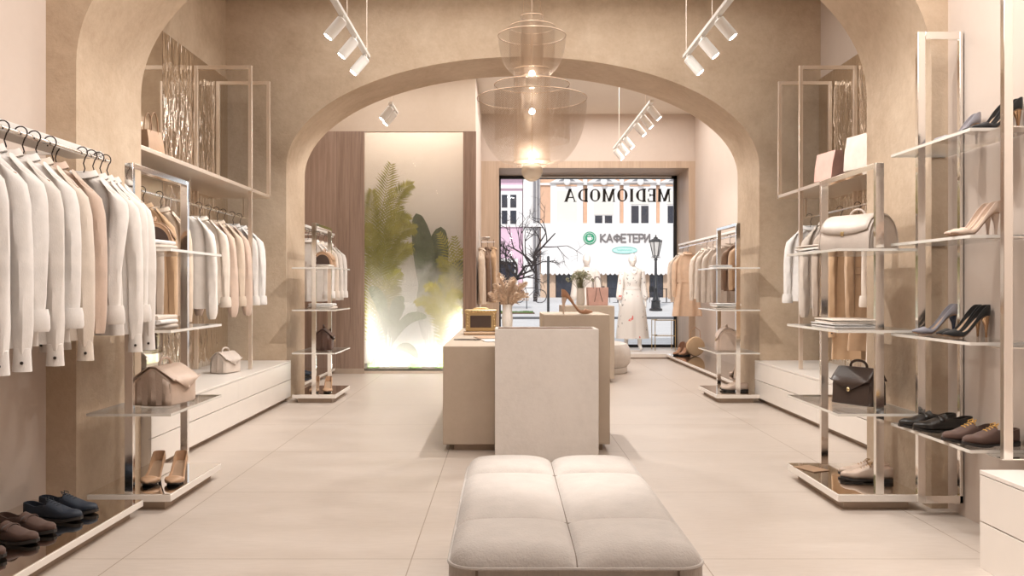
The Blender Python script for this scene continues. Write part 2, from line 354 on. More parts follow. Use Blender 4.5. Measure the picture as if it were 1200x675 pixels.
def garment(name, label, cat, rail, cloth, group, rotz=0.0, length=0.72, sleeve=0.76, cuffs='button', flare=0.235, th=0.045, puff=1.0, collar=True, belt=False, fwd=(0, 0), seed=1, button=False, hang=True, placket=True, shoulder=0.205):
    """rail = point on the rail; the garment hangs 0.115 below it."""
    rnd = random.Random(seed); _ph[id(rnd)] = rnd.uniform(0, 6)
    root = thing(name, label, cat, (rail[0], rail[1], rail[2] - 0.115), rotz, group)
    mc = M['f_' + cloth] if isinstance(cloth, str) and ('f_' + cloth) in M else M[cloth]
    rings = []; nz = 30; ph = rnd.uniform(0, 6); k = rnd.uniform(6, 8.5)
    prof_h = [(0, 0.058), (0.012, 0.072), (0.035, 0.115), (0.065, 0.160), (0.10, 0.186), (0.16, 0.194), (0.3, 0.196), (0.45, 0.200 if not belt else 0.170), (length, flare - 0.02)]
    for i in range(nz):
        t = i / (nz - 1); z = length * (t ** 1.35)
        hw = interp(prof_h, z); tt = interp([(0, 0.045), (0.05, 0.03), (0.12, 0.036), (0.3, th), (length, th * 0.95)], z)
        rings.append(ring_body(hw, tt, -z, 56, 0.004 + 0.022 * t ** 1.3 * (flare / 0.235), ph, k))
    MB().loft(rings).build('body', mc, root)
    for sd in (-1, 1):
        if not sleeve: break
        f = fwd[0] if sd < 0 else fwd[1]
        mb, e = sleeve_mb(sd, rnd, sleeve, cuffs, puff, f)
        so = mb.build('sleeve', mc, root)
        if cuffs == 'rolled':
            MB().loft([[(e[0] + r * math.cos(q), e[1] + r * 0.95 * math.sin(q), e[2] + dz) for q in [2 * PI * j / 16 for j in range(16)]] for r, dz in ((0.028, 0.05), (0.044, 0.058), (0.050, 0.03), (0.052, -0.02), (0.047, -0.032), (0.032, -0.02))]).build('cuff', mc, so)
        elif cuffs == 'button':
            cu = MB().loft([[(e[0] + r * math.cos(q), e[1] + r * 0.85 * math.sin(q), e[2] + dz) for q in [2 * PI * j / 16 for j in range(16)]] for r, dz in ((0.024, 0.03), (0.0315, 0.025), (0.034, -0.03), (0.0365, -0.065), (0.029, -0.065))]).build('cuff', mc, so)
            if button: MB().lathe([(0.001, -0.003), (0.006, -0.003), (0.007, 0), (0.006, 0.003), (0.001, 0.003)], 10, M=Matrix.Translation((e[0] + 0.012 * sd, e[1] - 0.029, e[2] - 0.03)) @ Matrix.Rotation(PI / 2, 4, 'X')).build('button', M['button'], so)
    if collar:
        MB().loft([[(r * math.cos(q) * (1.0), r * 0.72 * math.sin(q) - dy, z - 0.022 * max(0, -math.sin(q))) for q in [2 * PI * j / 24 for j in range(24)]] for r, z, dy in ((0.060, -0.015, 0), (0.058, 0.028, 0), (0.064, 0.032, 0), (0.082, 0.004, 0.006), (0.080, 0.0, 0.006))], cap=(False, False)).build('collar', mc, root, solid=0.003)
    if belt:
        zb = -0.45
        MB().loft([ring_body(0.181 + b_, 0.052 + b_, zb + dz, 40, 0.003, ph, k) for b_, dz in ((0, 0.026), (0.005, 0.024), (0.005, -0.024), (0, -0.026))], cap=(False, False)).build('belt', mc, root)
    if button:
        for j in range(3):
            MB().lathe([(0.001, -0.003), (0.008, -0.003), (0.009, 0), (0.008, 0.003), (0.001, 0.003)], 10, M=Matrix.Translation((0.03, -th - 0.014, -0.22 - 0.16 * j)) @ Matrix.Rotation(PI / 2, 4, 'X')).build('button', M['button'], root)
    if hang: hanger(rail, rotz, 'wire hanger under the ' + ' '.join(label.split()[:12]), group + ' hangers' if group else None)
    return root

# ------------------------------------------------------------------ shoes
def shoe_shell(L, bed, hw, rim, vamp_t, thick=0.003):
    rings = []; N = 34
    for i in range(N + 2):
        t = (i - 2) / (N - 1) if i > 1 else 0.0; t = (0.0, 0.006)[i] if i < 2 else max(0.012, t ** 0.92)
        x = t * L; b = bed(t); w = interp(hw, t); h = interp(rim, t)
        o = sstep((t - vamp_t + 0.015) / 0.05)                     # 0 open shoe, 1 closed vamp
        ring = []
        L_out = [(-0.72 * w, b), (-0.95 * w, b + 0.18 * h), (-w, b + 0.45 * h), (-0.93 * w, b + 0.8 * h), (-0.88 * w, b + h)]
        op_in = [(-0.88 * w + thick, b + h), (-0.9 * w + thick, b + 0.6 * h), (-0.75 * w + thick, b + 0.005), (-0.3 * w, b + 0.004)]
        cl_in = [(-0.84 * w, b + h * 1.02), (-0.65 * w, b + 1.13 * h), (-0.4 * w, b + 1.22 * h), (-0.15 * w, b + 1.26 * h)] if i > 1 else [(-0.7 * w, b + h * (0.97, 1.0)[i]), (-0.5 * w, b + h * (0.97, 1.0)[i]), (-0.3 * w, b + h * (0.97, 1.0)[i]), (-0.1 * w, b + h * (0.97, 1.0)[i])]
        if i < 2: o = 1.0
        if o > 0: L_out = [(lerp(p[0], q[0], o), lerp(p[1], q[1], o)) for p, q in zip(L_out, [(-0.72 * w, b), (-0.95 * w, b + 0.2 * h), (-w, b + 0.5 * h), (-0.97 * w, b + 0.78 * h), (-0.9 * w, b + 0.95 * h)])]
        inn = [(lerp(p[0], q[0], o), lerp(p[1], q[1], o)) for p, q in zip(op_in, cl_in)]
        half = L_out + inn
        ring = half + [(-p[0], p[1]) for p in reversed(half)]
        rings.append([(x, p[0], p[1]) for p in ring])
    return MB().loft(rings)
def pump(label, loc, rotz, m_up, m_heel, group, L=0.225, H=0.095, spike=True, m_sole=None, name='high_heel_shoe', studs=False):
    root = thing(name, label, 'shoe', loc, rotz, group)
    bed = lambda t: 0.006 + H * (1 - sstep((t - 0.10) / 0.56)) + 0.010 * sstep((t - 0.8) / 0.2)
    hw = [(0, 0.010), (0.03, 0.021), (0.1, 0.027), (0.25, 0.028), (0.45, 0.029), (0.62, 0.036), (0.72, 0.038), (0.85, 0.030), (0.94, 0.017), (1, 0.003)]
    rim = [(0, 0.056), (0.08, 0.055), (0.2, 0.040), (0.4, 0.024), (0.55, 0.020), (0.68, 0.024), (0.76, 0.030), (0.88, 0.019), (1, 0.005)]
    shoe_shell(L, bed, hw, rim, 0.70).build('upper', m_up, root, angle=60)
    ins = MB().loft([[(t * L, y * interp(hw, t) * 0.74, bed(t) + 0.0065 + dz) for y, dz in ((-1, 0), (0, 0.001), (1, 0), (0, -0.003))] for t in [0.04 + 0.66 * i / 12 for i in range(13)]])
    ins.build('insole', M['lining'], root)
    MB().loft([[(t * L, y * interp(hw, t) * 0.74, bed(t) + dz) for y, dz in ((-1, 0.001), (1, 0.001), (1, -0.0045), (-1, -0.0045))] for t in [0.02 + 0.96 * i / 22 for i in range(23)]]).build('sole', m_sole or M['sole_tan'], root)
    if spike:
        MB().loft([[(x + r * math.cos(q), r * 0.85 * math.sin(q), z) for q in [2 * PI * k / 12 for k in range(12)]] for x, r, z in ((0.026, 0.0235, bed(0.08) + 0.002), (0.021, 0.018, H * 0.85), (0.017, 0.011, H * 0.62), (0.017, 0.0068, H * 0.3), (0.017, 0.0055, 0.0))]).build('heel', m_heel, root)
    return root
def flat_shoe(label, loc, rotz, m_up, m_sole, group, L=0.29, lace=None, name='lace_up_shoe', loafer=False, slip=False, shaft=0.0):
    root = thing(name, label, 'boot' if shaft else 'shoe', loc, rotz, group)
    bed = lambda t: 0.0105 + 0.008 * (1 - sstep((t - 0.1) / 0.4)) + 0.010 * sstep((t - 0.75) / 0.25)
    hw = [(0, 0.014), (0.04, 0.028), (0.12, 0.035), (0.35, 0.036), (0.55, 0.043), (0.7, 0.047), (0.85, 0.041), (0.95, 0.026), (1, 0.008)]
    if slip: rim = [(0, 0.042), (0.1, 0.040), (0.3, 0.028), (0.5, 0.026), (0.62, 0.036), (0.8, 0.030), (1, 0.012)]; vt = 0.58
    else: rim = [(0, 0.062), (0.1, 0.060), (0.25, 0.050), (0.38, 0.062), (0.44, 0.066), (0.6, 0.050), (0.75, 0.036), (0.9, 0.028), (1, 0.014)]; vt = 0.42
    if shaft: rim = [(t, v + (shaft if t < 0.32 else shaft * max(0, 1 - (t - 0.32) / 0.16))) for t, v in rim]
    shoe_shell(L, bed, hw, rim, vt, 0.004).build('upper', m_up, root, angle=60)
    MB().loft([[(t * L * 1.012 - 0.001, y * (interp(hw, t) + 0.003), z) for y, z in ((-0.94, zb), (-1, bed(t) + 0.003), (1, bed(t) + 0.003), (0.94, zb))] for t, zb in [(i / 24, (0.006 if 7 < i < 14 else 0.0) + 0.010 * sstep((i / 24 - 0.75) / 0.25)) for i in range(25)]]).build('sole', m_sole, root)
    MB().loft([[(t * L * 1.012 - 0.001, y * (interp(hw, t) + 0.003), z) for y, z in ((-0.96, 0.0), (-1, 0.014), (1, 0.014), (0.96, 0.0))] for t in [0.28 * i / 8 for i in range(9)]]).build('heel', m_sole, root)
    if lace:
        lm = MB()
        for j in range(4):
            t = 0.43 + 0.055 * j; z = bed(t) + interp(rim, t) * 1.25 + 0.001; w = interp(hw, t) * 0.55
            lm.tube([(t * L, -w, z - 0.012), (t * L + 0.004, -w * 0.4, z), (t * L + 0.004, w * 0.4, z), (t * L, w, z - 0.012)], 0.0028, 6)
        t = 0.43; z = bed(t) + interp(rim, t) * 1.25
        for s_ in (-1, 1): lm.tube([(t * L, 0, z + 0.002), (t * L - 0.012, s_ * 0.012, z + 0.012), (t * L + 0.004, s_ * 0.026, z + 0.004), (t * L + 0.012, s_ * 0.01, z)], 0.0024, 6)
        lm.build('laces', lace, root)
    if loafer:
        t = 0.55; w = interp(hw, t) * 0.93; z = bed(t) + interp(rim, t)
        MB().loft([[(t * L + dx, w * 1.04 * math.cos(q), z - 0.012 + (interp(rim, t) * 0.34 + 0.004) * math.sin(q) + 0.004) for q in [PI * k / 12 for k in range(13)]] for dx in (-0.014, 0.014)], closed=False).build('strap', m_up, root, solid=0.004)
    return root
def pair(fn, label, loc, rotz, *a, gap=0.10, skew=0.0, **k):
    """Two shoes side by side, gap measured across their length."""
    dx, dy = -math.sin(rotz), math.cos(rotz); ux, uy = math.cos(rotz), math.sin(rotz)
    one = fn(label[0], (loc[0], loc[1], loc[2]), rotz, *a, **k)
    two = dup(one, (loc[0] + dx * gap + ux * skew, loc[1] + dy * gap + uy * skew, loc[2]), rotz + 0.05, label[1])
    two.scale = (1, -1, 1)
    return one, two

# ------------------------------------------------------------------ bags
def satchel(label, loc, rotz, m_body, m_trim, W=0.26, D=0.15, H=0.20, handle=True, clasp=None, group=None):
    root = thing('satchel_bag', label, 'bag', loc, rotz, group)
    prof = [(-D / 2, 0.006), (-D / 2 - 0.004, H * 0.55), (-D * 0.40, H * 0.72), (-D * 0.06, H * 0.98), (D * 0.06, H * 0.98), (D * 0.40, H * 0.74), (D / 2 + 0.004, H * 0.55), (D / 2, 0.006), (0, 0.0)]
    rings = []
    for i in range(9):
        u = -1 + i / 4; k = 1 - 0.10 * abs(u) ** 4
        rings.append([(u * W / 2, y * k, z * (0.97 + 0.03 * k)) for y, z in prof])
    MB().loft(rings).build('body', m_body, root, bevel=0.008, seg=3)
    for sd in (-1, 1):                                                # pleated gussets
        g = MB(); pl = []
        for i in range(9):
            y = -D * 0.46 + D * 0.92 * i / 8; pl.append((y, 0.016 if i in (1, 4, 7) else 0.003))
        top = lambda y: H * (0.93 - 0.36 * abs(y) / (D * 0.5))
        g.loft([[(sd * (W / 2 - 0.006 + e * (1 - 0.5 * f)), y * (1 - 0.04 * f), 0.008 + (top(y) - 0.01) * f) for y, e in pl] for f in (0, 0.25, 0.5, 0.75, 1.0)], closed=False).build('gusset', m_body, root, solid=0.004)
    fl = MB(); N = 12; rings = []
    for i in range(N + 1):
        x = -W / 2 * 1.02 + W * 1.02 * i / N; u = abs(x) / (W / 2)
        drop = H * (0.30 + 0.30 * (1 - min(1, u)) ** 0.9)
        rings.append([(x, D * 0.50, H * 0.66), (x, D * 0.36, H * 0.80), (x, D * 0.08, H * 1.0), (x, -D * 0.08, H * 1.0), (x, -D * 0.38, H * 0.79), (x, -D * 0.53, H * 0.66), (x, -D * 0.56 - 0.004, H - drop)])
    fl.loft(rings, closed=False).build('flap', m_trim, root, solid=0.005)
    if handle:
        MB().tube([(W * 0.22 * math.cos(a) * -1, 0, H * 0.99 + H * 0.20 * math.sin(a) ** 0.7) for a in [PI * i / 14 for i in range(15)]], 0.0075, 8).build('handle', m_trim, root)
    MB().lathe([(0.001, 0), (0.010, 0), (0.012, 0.004), (0.006, 0.009), (0.001, 0.009)], 12, M=Matrix.Translation((0, -D * 0.56 - 0.003, H * 0.44)) @ Matrix.Rotation(PI / 2, 4, 'X')).build('clasp', clasp or M['gold'], root)
    return root
def dome_bag(label, loc, rotz, m_body, m_gusset, W=0.28, D=0.20, H=0.17, group=None):
    root = thing('dome_bag', label, 'bag', loc, rotz, group)
    arc = [(D / 2 * math.cos(a) * (1.0), H * (0.12 + 0.86 * math.sin(a) ** 0.85)) for a in [PI * i / 18 for i in range(19)]]
    prof = [(D / 2 * 0.98, 0.0)] + arc + [(-D / 2 * 0.98, 0.0)]
    MB().loft([[(x, y * k, z * (0.9 + 0.1 * k)) for y, z in prof] for x, k in ((-W / 2, 0.93), (-W / 2 + 0.01, 1.0), (0, 1.03), (W / 2 - 0.01, 1.0), (W / 2, 0.93))]).build('body', m_body, root)
    for sd in (-1, 1):
        MB().loft([[(sd * x, y * k, z * k + 0.004) for y, z in prof] for x, k in ((W / 2 - 0.002, 0.84), (W / 2 + 0.004, 0.82), (W / 2 + 0.005, 0.60))], cap=(True, True)).build('gusset', m_gusset, root)
        MB().tube([(sd * (W / 2 + 0.001), y * 0.97, z * 0.98 + 0.002) for y, z in prof], 0.0045, 6).build('piping', m_body, root)
    fl = MB(); rings = []
    for i in range(13):
        x = -W / 2 * 0.96 + W * 0.96 * i / 12; u = abs(x) / (W / 2); am = PI * (1.0 + 0.0) * 0.0
        a1 = PI * (0.86 + 0.05 * (1 - u * u)); pts = []
        for j in range(9):
            a = lerp(PI * 0.30, a1, j / 8); pts.append((x, (D / 2 * math.cos(a)) * 1.07, H * (0.12 + 0.86 * math.sin(a) ** 0.85) * 1.03 + 0.003))
        rings.append(pts)
    fl.loft(rings, closed=False).build('flap', m_body, root, solid=0.004)
    MB().tube([(-0.05 * math.cos(a), 0, H * 1.0 + 0.035 * math.sin(a)) for a in [PI * i / 10 for i in range(11)]], 0.006, 8).build('handle', m_body, root)
    MB().box(-0.012, 0.012, -D * 0.53, -D * 0.50, H * 0.40, H * 0.52).build('clasp', M['gold'], root, bevel=0.003)
    return root
def tote(label, loc, rotz, m_body, m_str, W=0.28, D=0.12, H=0.24, flare=1.12, handles=True, hh=0.12, tie=False, group=None, name='tote_bag'):
    root = thing(name, label, 'bag', loc, rotz, group)
    def sec(z, k, dk): return [(-W / 2 * k, -D / 2 * dk, z), (W / 2 * k, -D / 2 * dk, z), (W / 2 * k, D / 2 * dk, z), (-W / 2 * k, D / 2 * dk, z)]
    MB().loft([sec(0, 0.98, 0.95), sec(0.004, 1, 1), sec(H * 0.5, lerp(1, flare, 0.5), 0.85), sec(H, flare, 0.5), sec(H, flare - 0.03, 0.40), sec(H * 0.5, lerp(1, flare, 0.45), 0.7), sec(0.012, 0.95, 0.85)], cap=(True, True)).build('body', m_body, root, bevel=0.004)
    if handles:
        for s_ in (-1, 1):
            MB().tube([(-W * 0.20 * math.cos(a) * (1 + 0.2 * math.cos(a) ** 2), s_ * D * 0.24, H - 0.03 + (hh + 0.03) * math.sin(a) ** 0.6) for a in [PI * i / 16 for i in range(17)]], 0.006, 8, flat=0.6).build('handle', m_str, root)
    if tie:
        for s_ in (-1, 1):
            MB().tube([(s_ * W * 0.06, -D * 0.30, H * 0.98), (s_ * W * 0.12, -D * 0.42, H * 0.6), (s_ * W * 0.22, -D * 0.5 - 0.005, H * 0.2)], 0.006, 6, flat=0.5).build('tie', m_str, root)
    return root
def folded(label, loc, rotz, m_c, group, W=0.26, D=0.30, H=0.03):
    o = MB()
    prof = []
    for i in range(9): a = -PI / 2 + PI * i / 8; prof.append((-D / 2 - H * 0.45 * math.cos(a) + H * 0.4, H / 2 + H / 2 * math.sin(a)))
    prof += [(D / 2, H * 0.98), (D / 2, H * 0.66), (-D / 2 + H, H * 0.60), (-D / 2 + H, H * 0.46), (D / 2 - 0.005, H * 0.40), (D / 2 - 0.002, 0.0)]
    rings = [[(x, y * k, z * (1 - 0.08 * abs(u) ** 3) + 0.0) for y, z in prof] for x, u, k in [(-W / 2 + W * i / 8, -1 + i / 4, 1 - 0.02 * (i % 2)) for i in range(9)]]
    ob = o.loft(rings).build('folded_garment', m_c, None, bevel=0.002, loc=loc, rotz=rotz)
    return tag(ob, label, 'folded clothes', group)
# ------------------------------------------------------------------ the shell
def sbox(name, x0, x1, y0, y1, z0, z1, m, **k):
    return struct(MB().box(x0, x1, y0, y1, z0, z1).build(name, m, smooth=False, **k))
CEIL = 4.25
sbox('floor', -3.3, 3.7, -3.0, 16.75, -0.2, 0.0, M['floor'])
sbox('ceiling', -3.3, 3.7, -3.2, 16.9, CEIL, CEIL + 0.2, M['ceiling'])
sbox('wall_left', -2.69, -2.49, -3.0, 4.82, 0, CEIL, M['paint'])
sbox('wall_right', 2.41, 2.61, -3.0, 4.82, 0, CEIL, M['paint'])
sbox('wall_back', -2.69, 2.61, -3.2, -3.0, 0, CEIL, M['paint'])
def arch_wall(name, xl, xr, jl, jr, z0, b, y0, y1):
    c = (jl + jr) / 2; a = (jr - jl) / 2; N = 64
    top = []
    for i in range(N + 1):
        t = PI - PI * i / N; top.append((c + a * math.cos(t), z0 + b * math.sin(t)))
    mb = MB()
    mb.box(xl, jl, y0, y1, 0, CEIL).box(jr, xr, y0, y1, 0, CEIL)      # piers up to the ceiling
    lo = [[(x, y0, z), (x, y1, z), (x, y1, CEIL), (x, y0, CEIL)] for x, z in top]
    mb.loft(lo, True, (False, False))
    return struct(mb.build(name, M['arch'], angle=30, recalc=True))
arch_wall('wall_front_arch', -3.15, 3.55, -2.325, 2.32, 2.42, 1.26, 4.82, 5.68)
arch_wall('wall_rear_arch', -3.15, 3.55, -2.31, 2.70, 2.48, 1.165, 9.40, 10.27)
sbox('wall_left_niche', -3.15, -2.95, 5.68, 9.40, 0, CEIL, M['arch'])
sbox('wall_right_niche', 3.35, 3.55, 5.68, 9.40, 0, CEIL, M['paint'])
sbox('wall_left_rear', -3.15, -2.95, 10.27, 16.75, 0, CEIL, M['paint'])
sbox('wall_right_rear', 3.35, 3.55, 10.27, 15.6, 0, CEIL, M['paint'])
# partition with the planted niche
PX0, PX1, PD = -1.955, -0.575, 12.40
sbox('wall_partition_upper', -2.95, -0.40, PD, PD + 0.08, 3.38, CEIL, plaster('tan_wall_paint', (0.60, 0.49, 0.39), (0.63, 0.52, 0.42), (0.66, 0.55, 0.45), 0.05))
sbox('wall_partition_side', -0.50, -0.405, PD + 0.08, 15.6, 0, CEIL, M['paint'])
sbox('wall_partition_back', -2.95, -0.50, 13.35, 13.5, 0, CEIL, mat('niche_back_paint', (0.72, 0.685, 0.65), 0.6, var=0.02))
sbox('wall_panel_walnut', -2.95, PX0, PD - 0.02, PD + 0.03, 0.0, 3.38, M['wood'])
sbox('trim_1', -0.575, -0.395, PD - 0.02, PD + 0.04, 0.0, 3.38, M['wood_dark'])
sbox('baseboard_left', -2.95, PX0, PD - 0.05, PD - 0.02, 0, 0.07, M['kick'])
sbox('trim_2', PX0, -0.575, PD, PD + 0.03, 0.0, 0.035, M['steel'])
sbox('trim_3', -2.32, -0.50, PD + 0.03, 13.35, 0.0, 0.06, mat('dark_planting_soil', (0.10, 0.075, 0.05), 0.9, bump=0.5))
sbox('wall_partition_left', -2.36, -2.32, PD + 0.03, 13.35, 0.0, CEIL, bpy.data.materials['niche_back_paint'])
# shop window end
sbox('wall_window_upper', -3.15, 3.55, 15.6, 16.75, 3.42, CEIL, M['paint'])
sbox('wall_window_left', -3.15, -0.405, 15.6, 16.75, 0, 3.42, M['paint'])
sbox('trim_5', -0.405, -0.095, 15.58, 16.75, 0, 3.30, M['wood_light'])
sbox('trim_6', 3.24, 3.55, 15.58, 16.75, 0, 3.30, M['wood_light'])
sbox('trim_7', -0.405, 3.55, 15.58, 16.75, 3.30, 3.42, M['wood_light'])
wf = MB()
wf.box(-0.095, -0.065, 16.66, 16.72, 0, 3.30).box(3.18, 3.24, 16.66, 16.72, 0, 3.30).box(-0.095, 3.24, 16.66, 16.72, 3.24, 3.30).box(-0.095, 3.24, 16.66, 16.72, 0.0, 0.13)
win = struct(wf.build('window_1', M['black_metal'], smooth=False))
MB().box(-0.08, 3.2, 16.685, 16.695, 0.10, 3.26).build('pane', M['window_glass'], win, smooth=False)
sr = MB().box(0.55, 3.1, 16.45, 16.50, 3.24, 3.262)
struct(sr.build('trim_8', M['white_metal'], smooth=False))

# ------------------------------------------------------------------ mirrors in the two niches
def mirror(side, y0, y1, m, label, name='wall_mirror', z0=0.43):
    x = -2.948 if side < 0 else 3.348
    o = MB().box(min(x, x - side * 0.02), max(x, x - side * 0.02), y0, y1, z0, 3.40).build(name, m, smooth=False)
    return tag(o, label, 'mirror')
mirror(-1, 5.69, 7.60, M['mirror_flat'], 'flat tinted mirror panel in the left niche just behind the front arch')
mirror(-1, 7.605, 9.39, M['ripple'], 'rippled mirror panel behind the clothes of the left niche')
mirror(1, 5.69, 7.60, M['ripple'], 'rippled mirror panel of the right niche next to the front arch pier')
mirror(1, 7.605, 9.39, M['ripple'], 'rippled mirror panel in the far corner of the right niche')

# ------------------------------------------------------------------ low cabinets
def cabinet(label, x0, x1, y0, y1, face, runs, h=0.43, kick=0.05):
    """face = -1 fronts look to -X, +1 fronts look to +X."""
    cx = x1 if face > 0 else x0
    root = thing('low_cabinet', label, 'cabinet', ((x0 + x1) / 2, (y0 + y1) / 2, 0))
    ox, oy = -(x0 + x1) / 2, -(y0 + y1) / 2
    T = Matrix.Translation((ox, oy, 0))
    bx0, bx1 = (x0, x1 - 0.02) if face > 0 else (x0 + 0.02, x1)
    MB().box(bx0, bx1, y0, y1, kick, h - 0.02, T).build('carcass', M['plinth'], root, bevel=0.001)
    MB().box(x0, x1, y0, y1, h - 0.018, h, T).build('top_board', M['plinth'], root, bevel=0.002)
    kx0, kx1 = (x0, x1 - 0.06) if face > 0 else (x0 + 0.06, x1)
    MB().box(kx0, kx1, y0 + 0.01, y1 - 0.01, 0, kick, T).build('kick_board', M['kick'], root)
    mid = (kick + h - 0.02) / 2
    ys = [lerp(y0, y1, i / runs) for i in range(runs + 1)]
    for a, b in zip(ys, ys[1:]):
        for z0, z1 in ((kick, mid - 0.003), (mid + 0.003, h - 0.021)):
            dx0, dx1 = (x1 - 0.02, x1 - 0.001) if face > 0 else (x0 + 0.001, x0 + 0.02)
            MB().box(dx0, dx1, a + 0.0008, b - 0.0008, z0, z1, T).build('drawer', M['plinth'], root, bevel=0.001)
    return root
cabinet('long white two drawer cabinet under the mirror of the left niche', -2.945, -2.26, 5.685, 9.395, 1, 2)
cabinet('long white two drawer cabinet under the clothes of the right niche', 2.65, 3.345, 5.685, 9.395, -1, 2)
cabinet('white two drawer cabinet cut by the lower right corner below the brown shoes', 2.04, 2.405, 2.2, 3.81, -1, 1, h=0.418, kick=0.0)

# ------------------------------------------------------------------ mirror topped platforms
def platform(label, x0, x1, y0, y1, h=0.085, lo=0.05, inset=0.05):
    root = thing('display_platform', label, 'platform', ((x0 + x1) / 2, (y0 + y1) / 2, 0))
    T = Matrix.Translation((-(x0 + x1) / 2, -(y0 + y1) / 2, 0))
    MB().box(x0, x1, y0, y1, lo, h - 0.004, T).build('deck', M['plinth'], root, bevel=0.002)
    MB().box(x0 + 0.004, x1 - 0.004, y0 + 0.004, y1 - 0.004, h - 0.004, h, T).build('mirror_top', M['mirror'], root, smooth=False)
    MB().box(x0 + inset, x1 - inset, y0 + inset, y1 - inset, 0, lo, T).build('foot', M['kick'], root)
    return root
platform('low mirror topped platform carrying the men\'s shoes along the left wall', -2.485, -1.90, 1.2, 4.67)
platform('low white platform with mirror top along the right wall towards the window', 2.72, 3.345, 10.30, 14.93)
platform('low mirror topped platform along the left wall in front of the walnut panel', -2.945, -2.35, 10.30, 12.33)
pw = thing('window_platform', 'low white window platform the mannequins stand on', 'platform', (1.4, 15.8, 0))
MB().box(-1.47, 1.82, -0.85, 0.80, 0.02, 0.08).build('deck', M['plinth'], pw, bevel=0.003)
MB().box(-1.45, 1.80, -0.83, 0.80, 0.0, 0.02).build('foot', M['kick'], pw)

# ------------------------------------------------------------------ free standing shelf units
def shelf_unit(label, cx, y0):
    root = thing('shelf_unit', label, 'shelf', (cx, y0, 0), 0, 'free standing shelf units by the arches')
    W, D = 0.45, 0.85
    MB().box(-W / 2, W / 2, 0, D, 0.05, 0.088).build('base', M['plinth'], root, bevel=0.002)
    MB().box(-W / 2 + 0.004, W / 2 - 0.004, 0.004, D - 0.004, 0.088, 0.092).build('base_mirror', M['mirror'], root, smooth=False)
    MB().box(-W / 2 + 0.05, W / 2 - 0.05, 0.05, D - 0.05, 0, 0.05).build('foot', M['kick'], root)
    f = MB(); pw_, pd = 0.045, 0.03
    f.box(-pw_ / 2, pw_ / 2, 0.0, pd, 0.092, 1.87).box(-pw_ / 2, pw_ / 2, D - pd, D, 0.092, 1.87).box(-pw_ / 2, pw_ / 2, pd, D - pd, 1.84, 1.87)
    f.build('frame', M['chrome'], root, bevel=0.0015)
    for z in (0.523, 0.971, 1.41):
        s_ = MB().box(-W / 2, W / 2, 0.002, D - 0.002, z - 0.014, z).build('glass_shelf', M['glass'], root, smooth=False)
        e = MB().box(-W / 2 - 0.002, W / 2 + 0.002, -0.002, 0.002, z - 0.014, z).box(-W / 2 - 0.002, W / 2 + 0.002, D - 0.002, D + 0.002, z - 0.014, z)
        e.box(-W / 2 - 0.002, -W / 2 + 0.001, 0.002, D - 0.002, z - 0.014, z).box(W / 2 - 0.001, W / 2 + 0.002, 0.002, D - 0.002, z - 0.014, z)
        e.build('edge', M['glass_edge'], s_, smooth=False)
    return root
shelf_unit('chrome shelf unit at the left pier of the front arch', -2.015, 4.76)
shelf_unit('chrome shelf unit at the right pier of the front arch', 2.015, 4.76)
shelf_unit('chrome shelf unit by the rear arch near the walnut panel', -1.975, 9.20)
shelf_unit('chrome shelf unit by the rear arch near the peach coats', 2.425, 9.20)

# ------------------------------------------------------------------ wall racks with rail, shelf and hoop frames
def wall_rack(label, side, xw, xo, xr, y0, y1, zs, zr, frames, plate=None, back=True):
    """side -1: on a wall at its left. xw wall, xo outer edge, xr rail."""
    root = thing('clothes_rack', label, 'clothes rack', (xw, (y0 + y1) / 2, zs))
    T = Matrix.Translation((-xw, -(y0 + y1) / 2, -zs))
    a, b = sorted((xw, xo))
    if plate: pa, pb = sorted(plate)
    else: pa, pb = a, b
    MB().box(pa, pb, y0, y1, zs, zs + 0.03, T).build('shelf_plate', M['steel'] if not plate else M['white_metal'], root, bevel=0.002)
    MB().tube([(xr, y0 + 0.02, zr), (xr, y1 - 0.02, zr)], 0.011, 10, M=T).build('rail', M['chrome'], root)
    for y in (y0 + 0.1, (y0 + y1) / 2, y1 - 0.1):
        bk = MB().box(xr - 0.008, xr + 0.008, y - 0.008, y + 0.008, zr, zs, T)
        if plate: bk.box(min(xw, xr), max(xw, xr), y - 0.01, y + 0.01, zs + 0.006, zs + 0.024, T)
        bk.build('bracket', M['chrome'] if not plate else M['white_metal'], root)
    for y, zt, zb in frames:
        w = 0.034
        f = MB()
        xi = xw - side * 0.012
        oa, ob = sorted((xo, xo + side * w)); ia, ib = sorted((xi, xi - side * w))
        f.box(oa, ob, y - 0.015, y + 0.015, zb, zt, T).box(ia, ib, y - 0.015, y + 0.015, zb, zt, T)
        f.box(ob if side > 0 else ib, ia if side > 0 else oa, y - 0.015, y + 0.015, zt - w, zt, T)
        f.build('hoop_frame', M['steel'], root, bevel=0.0015)
    return root
wall_rack('champagne steel rack with shelf and hoops in the left niche', -1, -2.93, -2.375, -2.62, 5.75, 9.02, 2.105, 1.90, ((9.0, 3.29, 2.10), (8.36, 3.29, 0.432)))
wall_rack('champagne steel rack with shelf and hoops in the right niche', 1, 3.33, 2.775, 3.03, 5.75, 9.02, 2.105, 1.90, ((9.0, 3.29, 2.10), (8.36, 3.29, 0.432)))
wall_rack('white wall rail carrying the row of shirts on the near left wall', -1, -2.485, -2.13, -2.10, 1.8, 4.72, 1.885, 1.868, (), plate=(-2.32, -2.13))
wall_rack('chrome wall rail carrying the coats along the right wall near the window', 1, 3.345, 2.98, 2.98, 10.6, 15.1, 1.91, 1.87, (), plate=(2.96, 3.05))
wall_rack('wall rail with white shirts behind the shelf unit by the walnut panel', -1, -2.945, -2.34, -2.34, 10.4, 12.2, 1.91, 1.87, (), plate=(-2.42, -2.33))

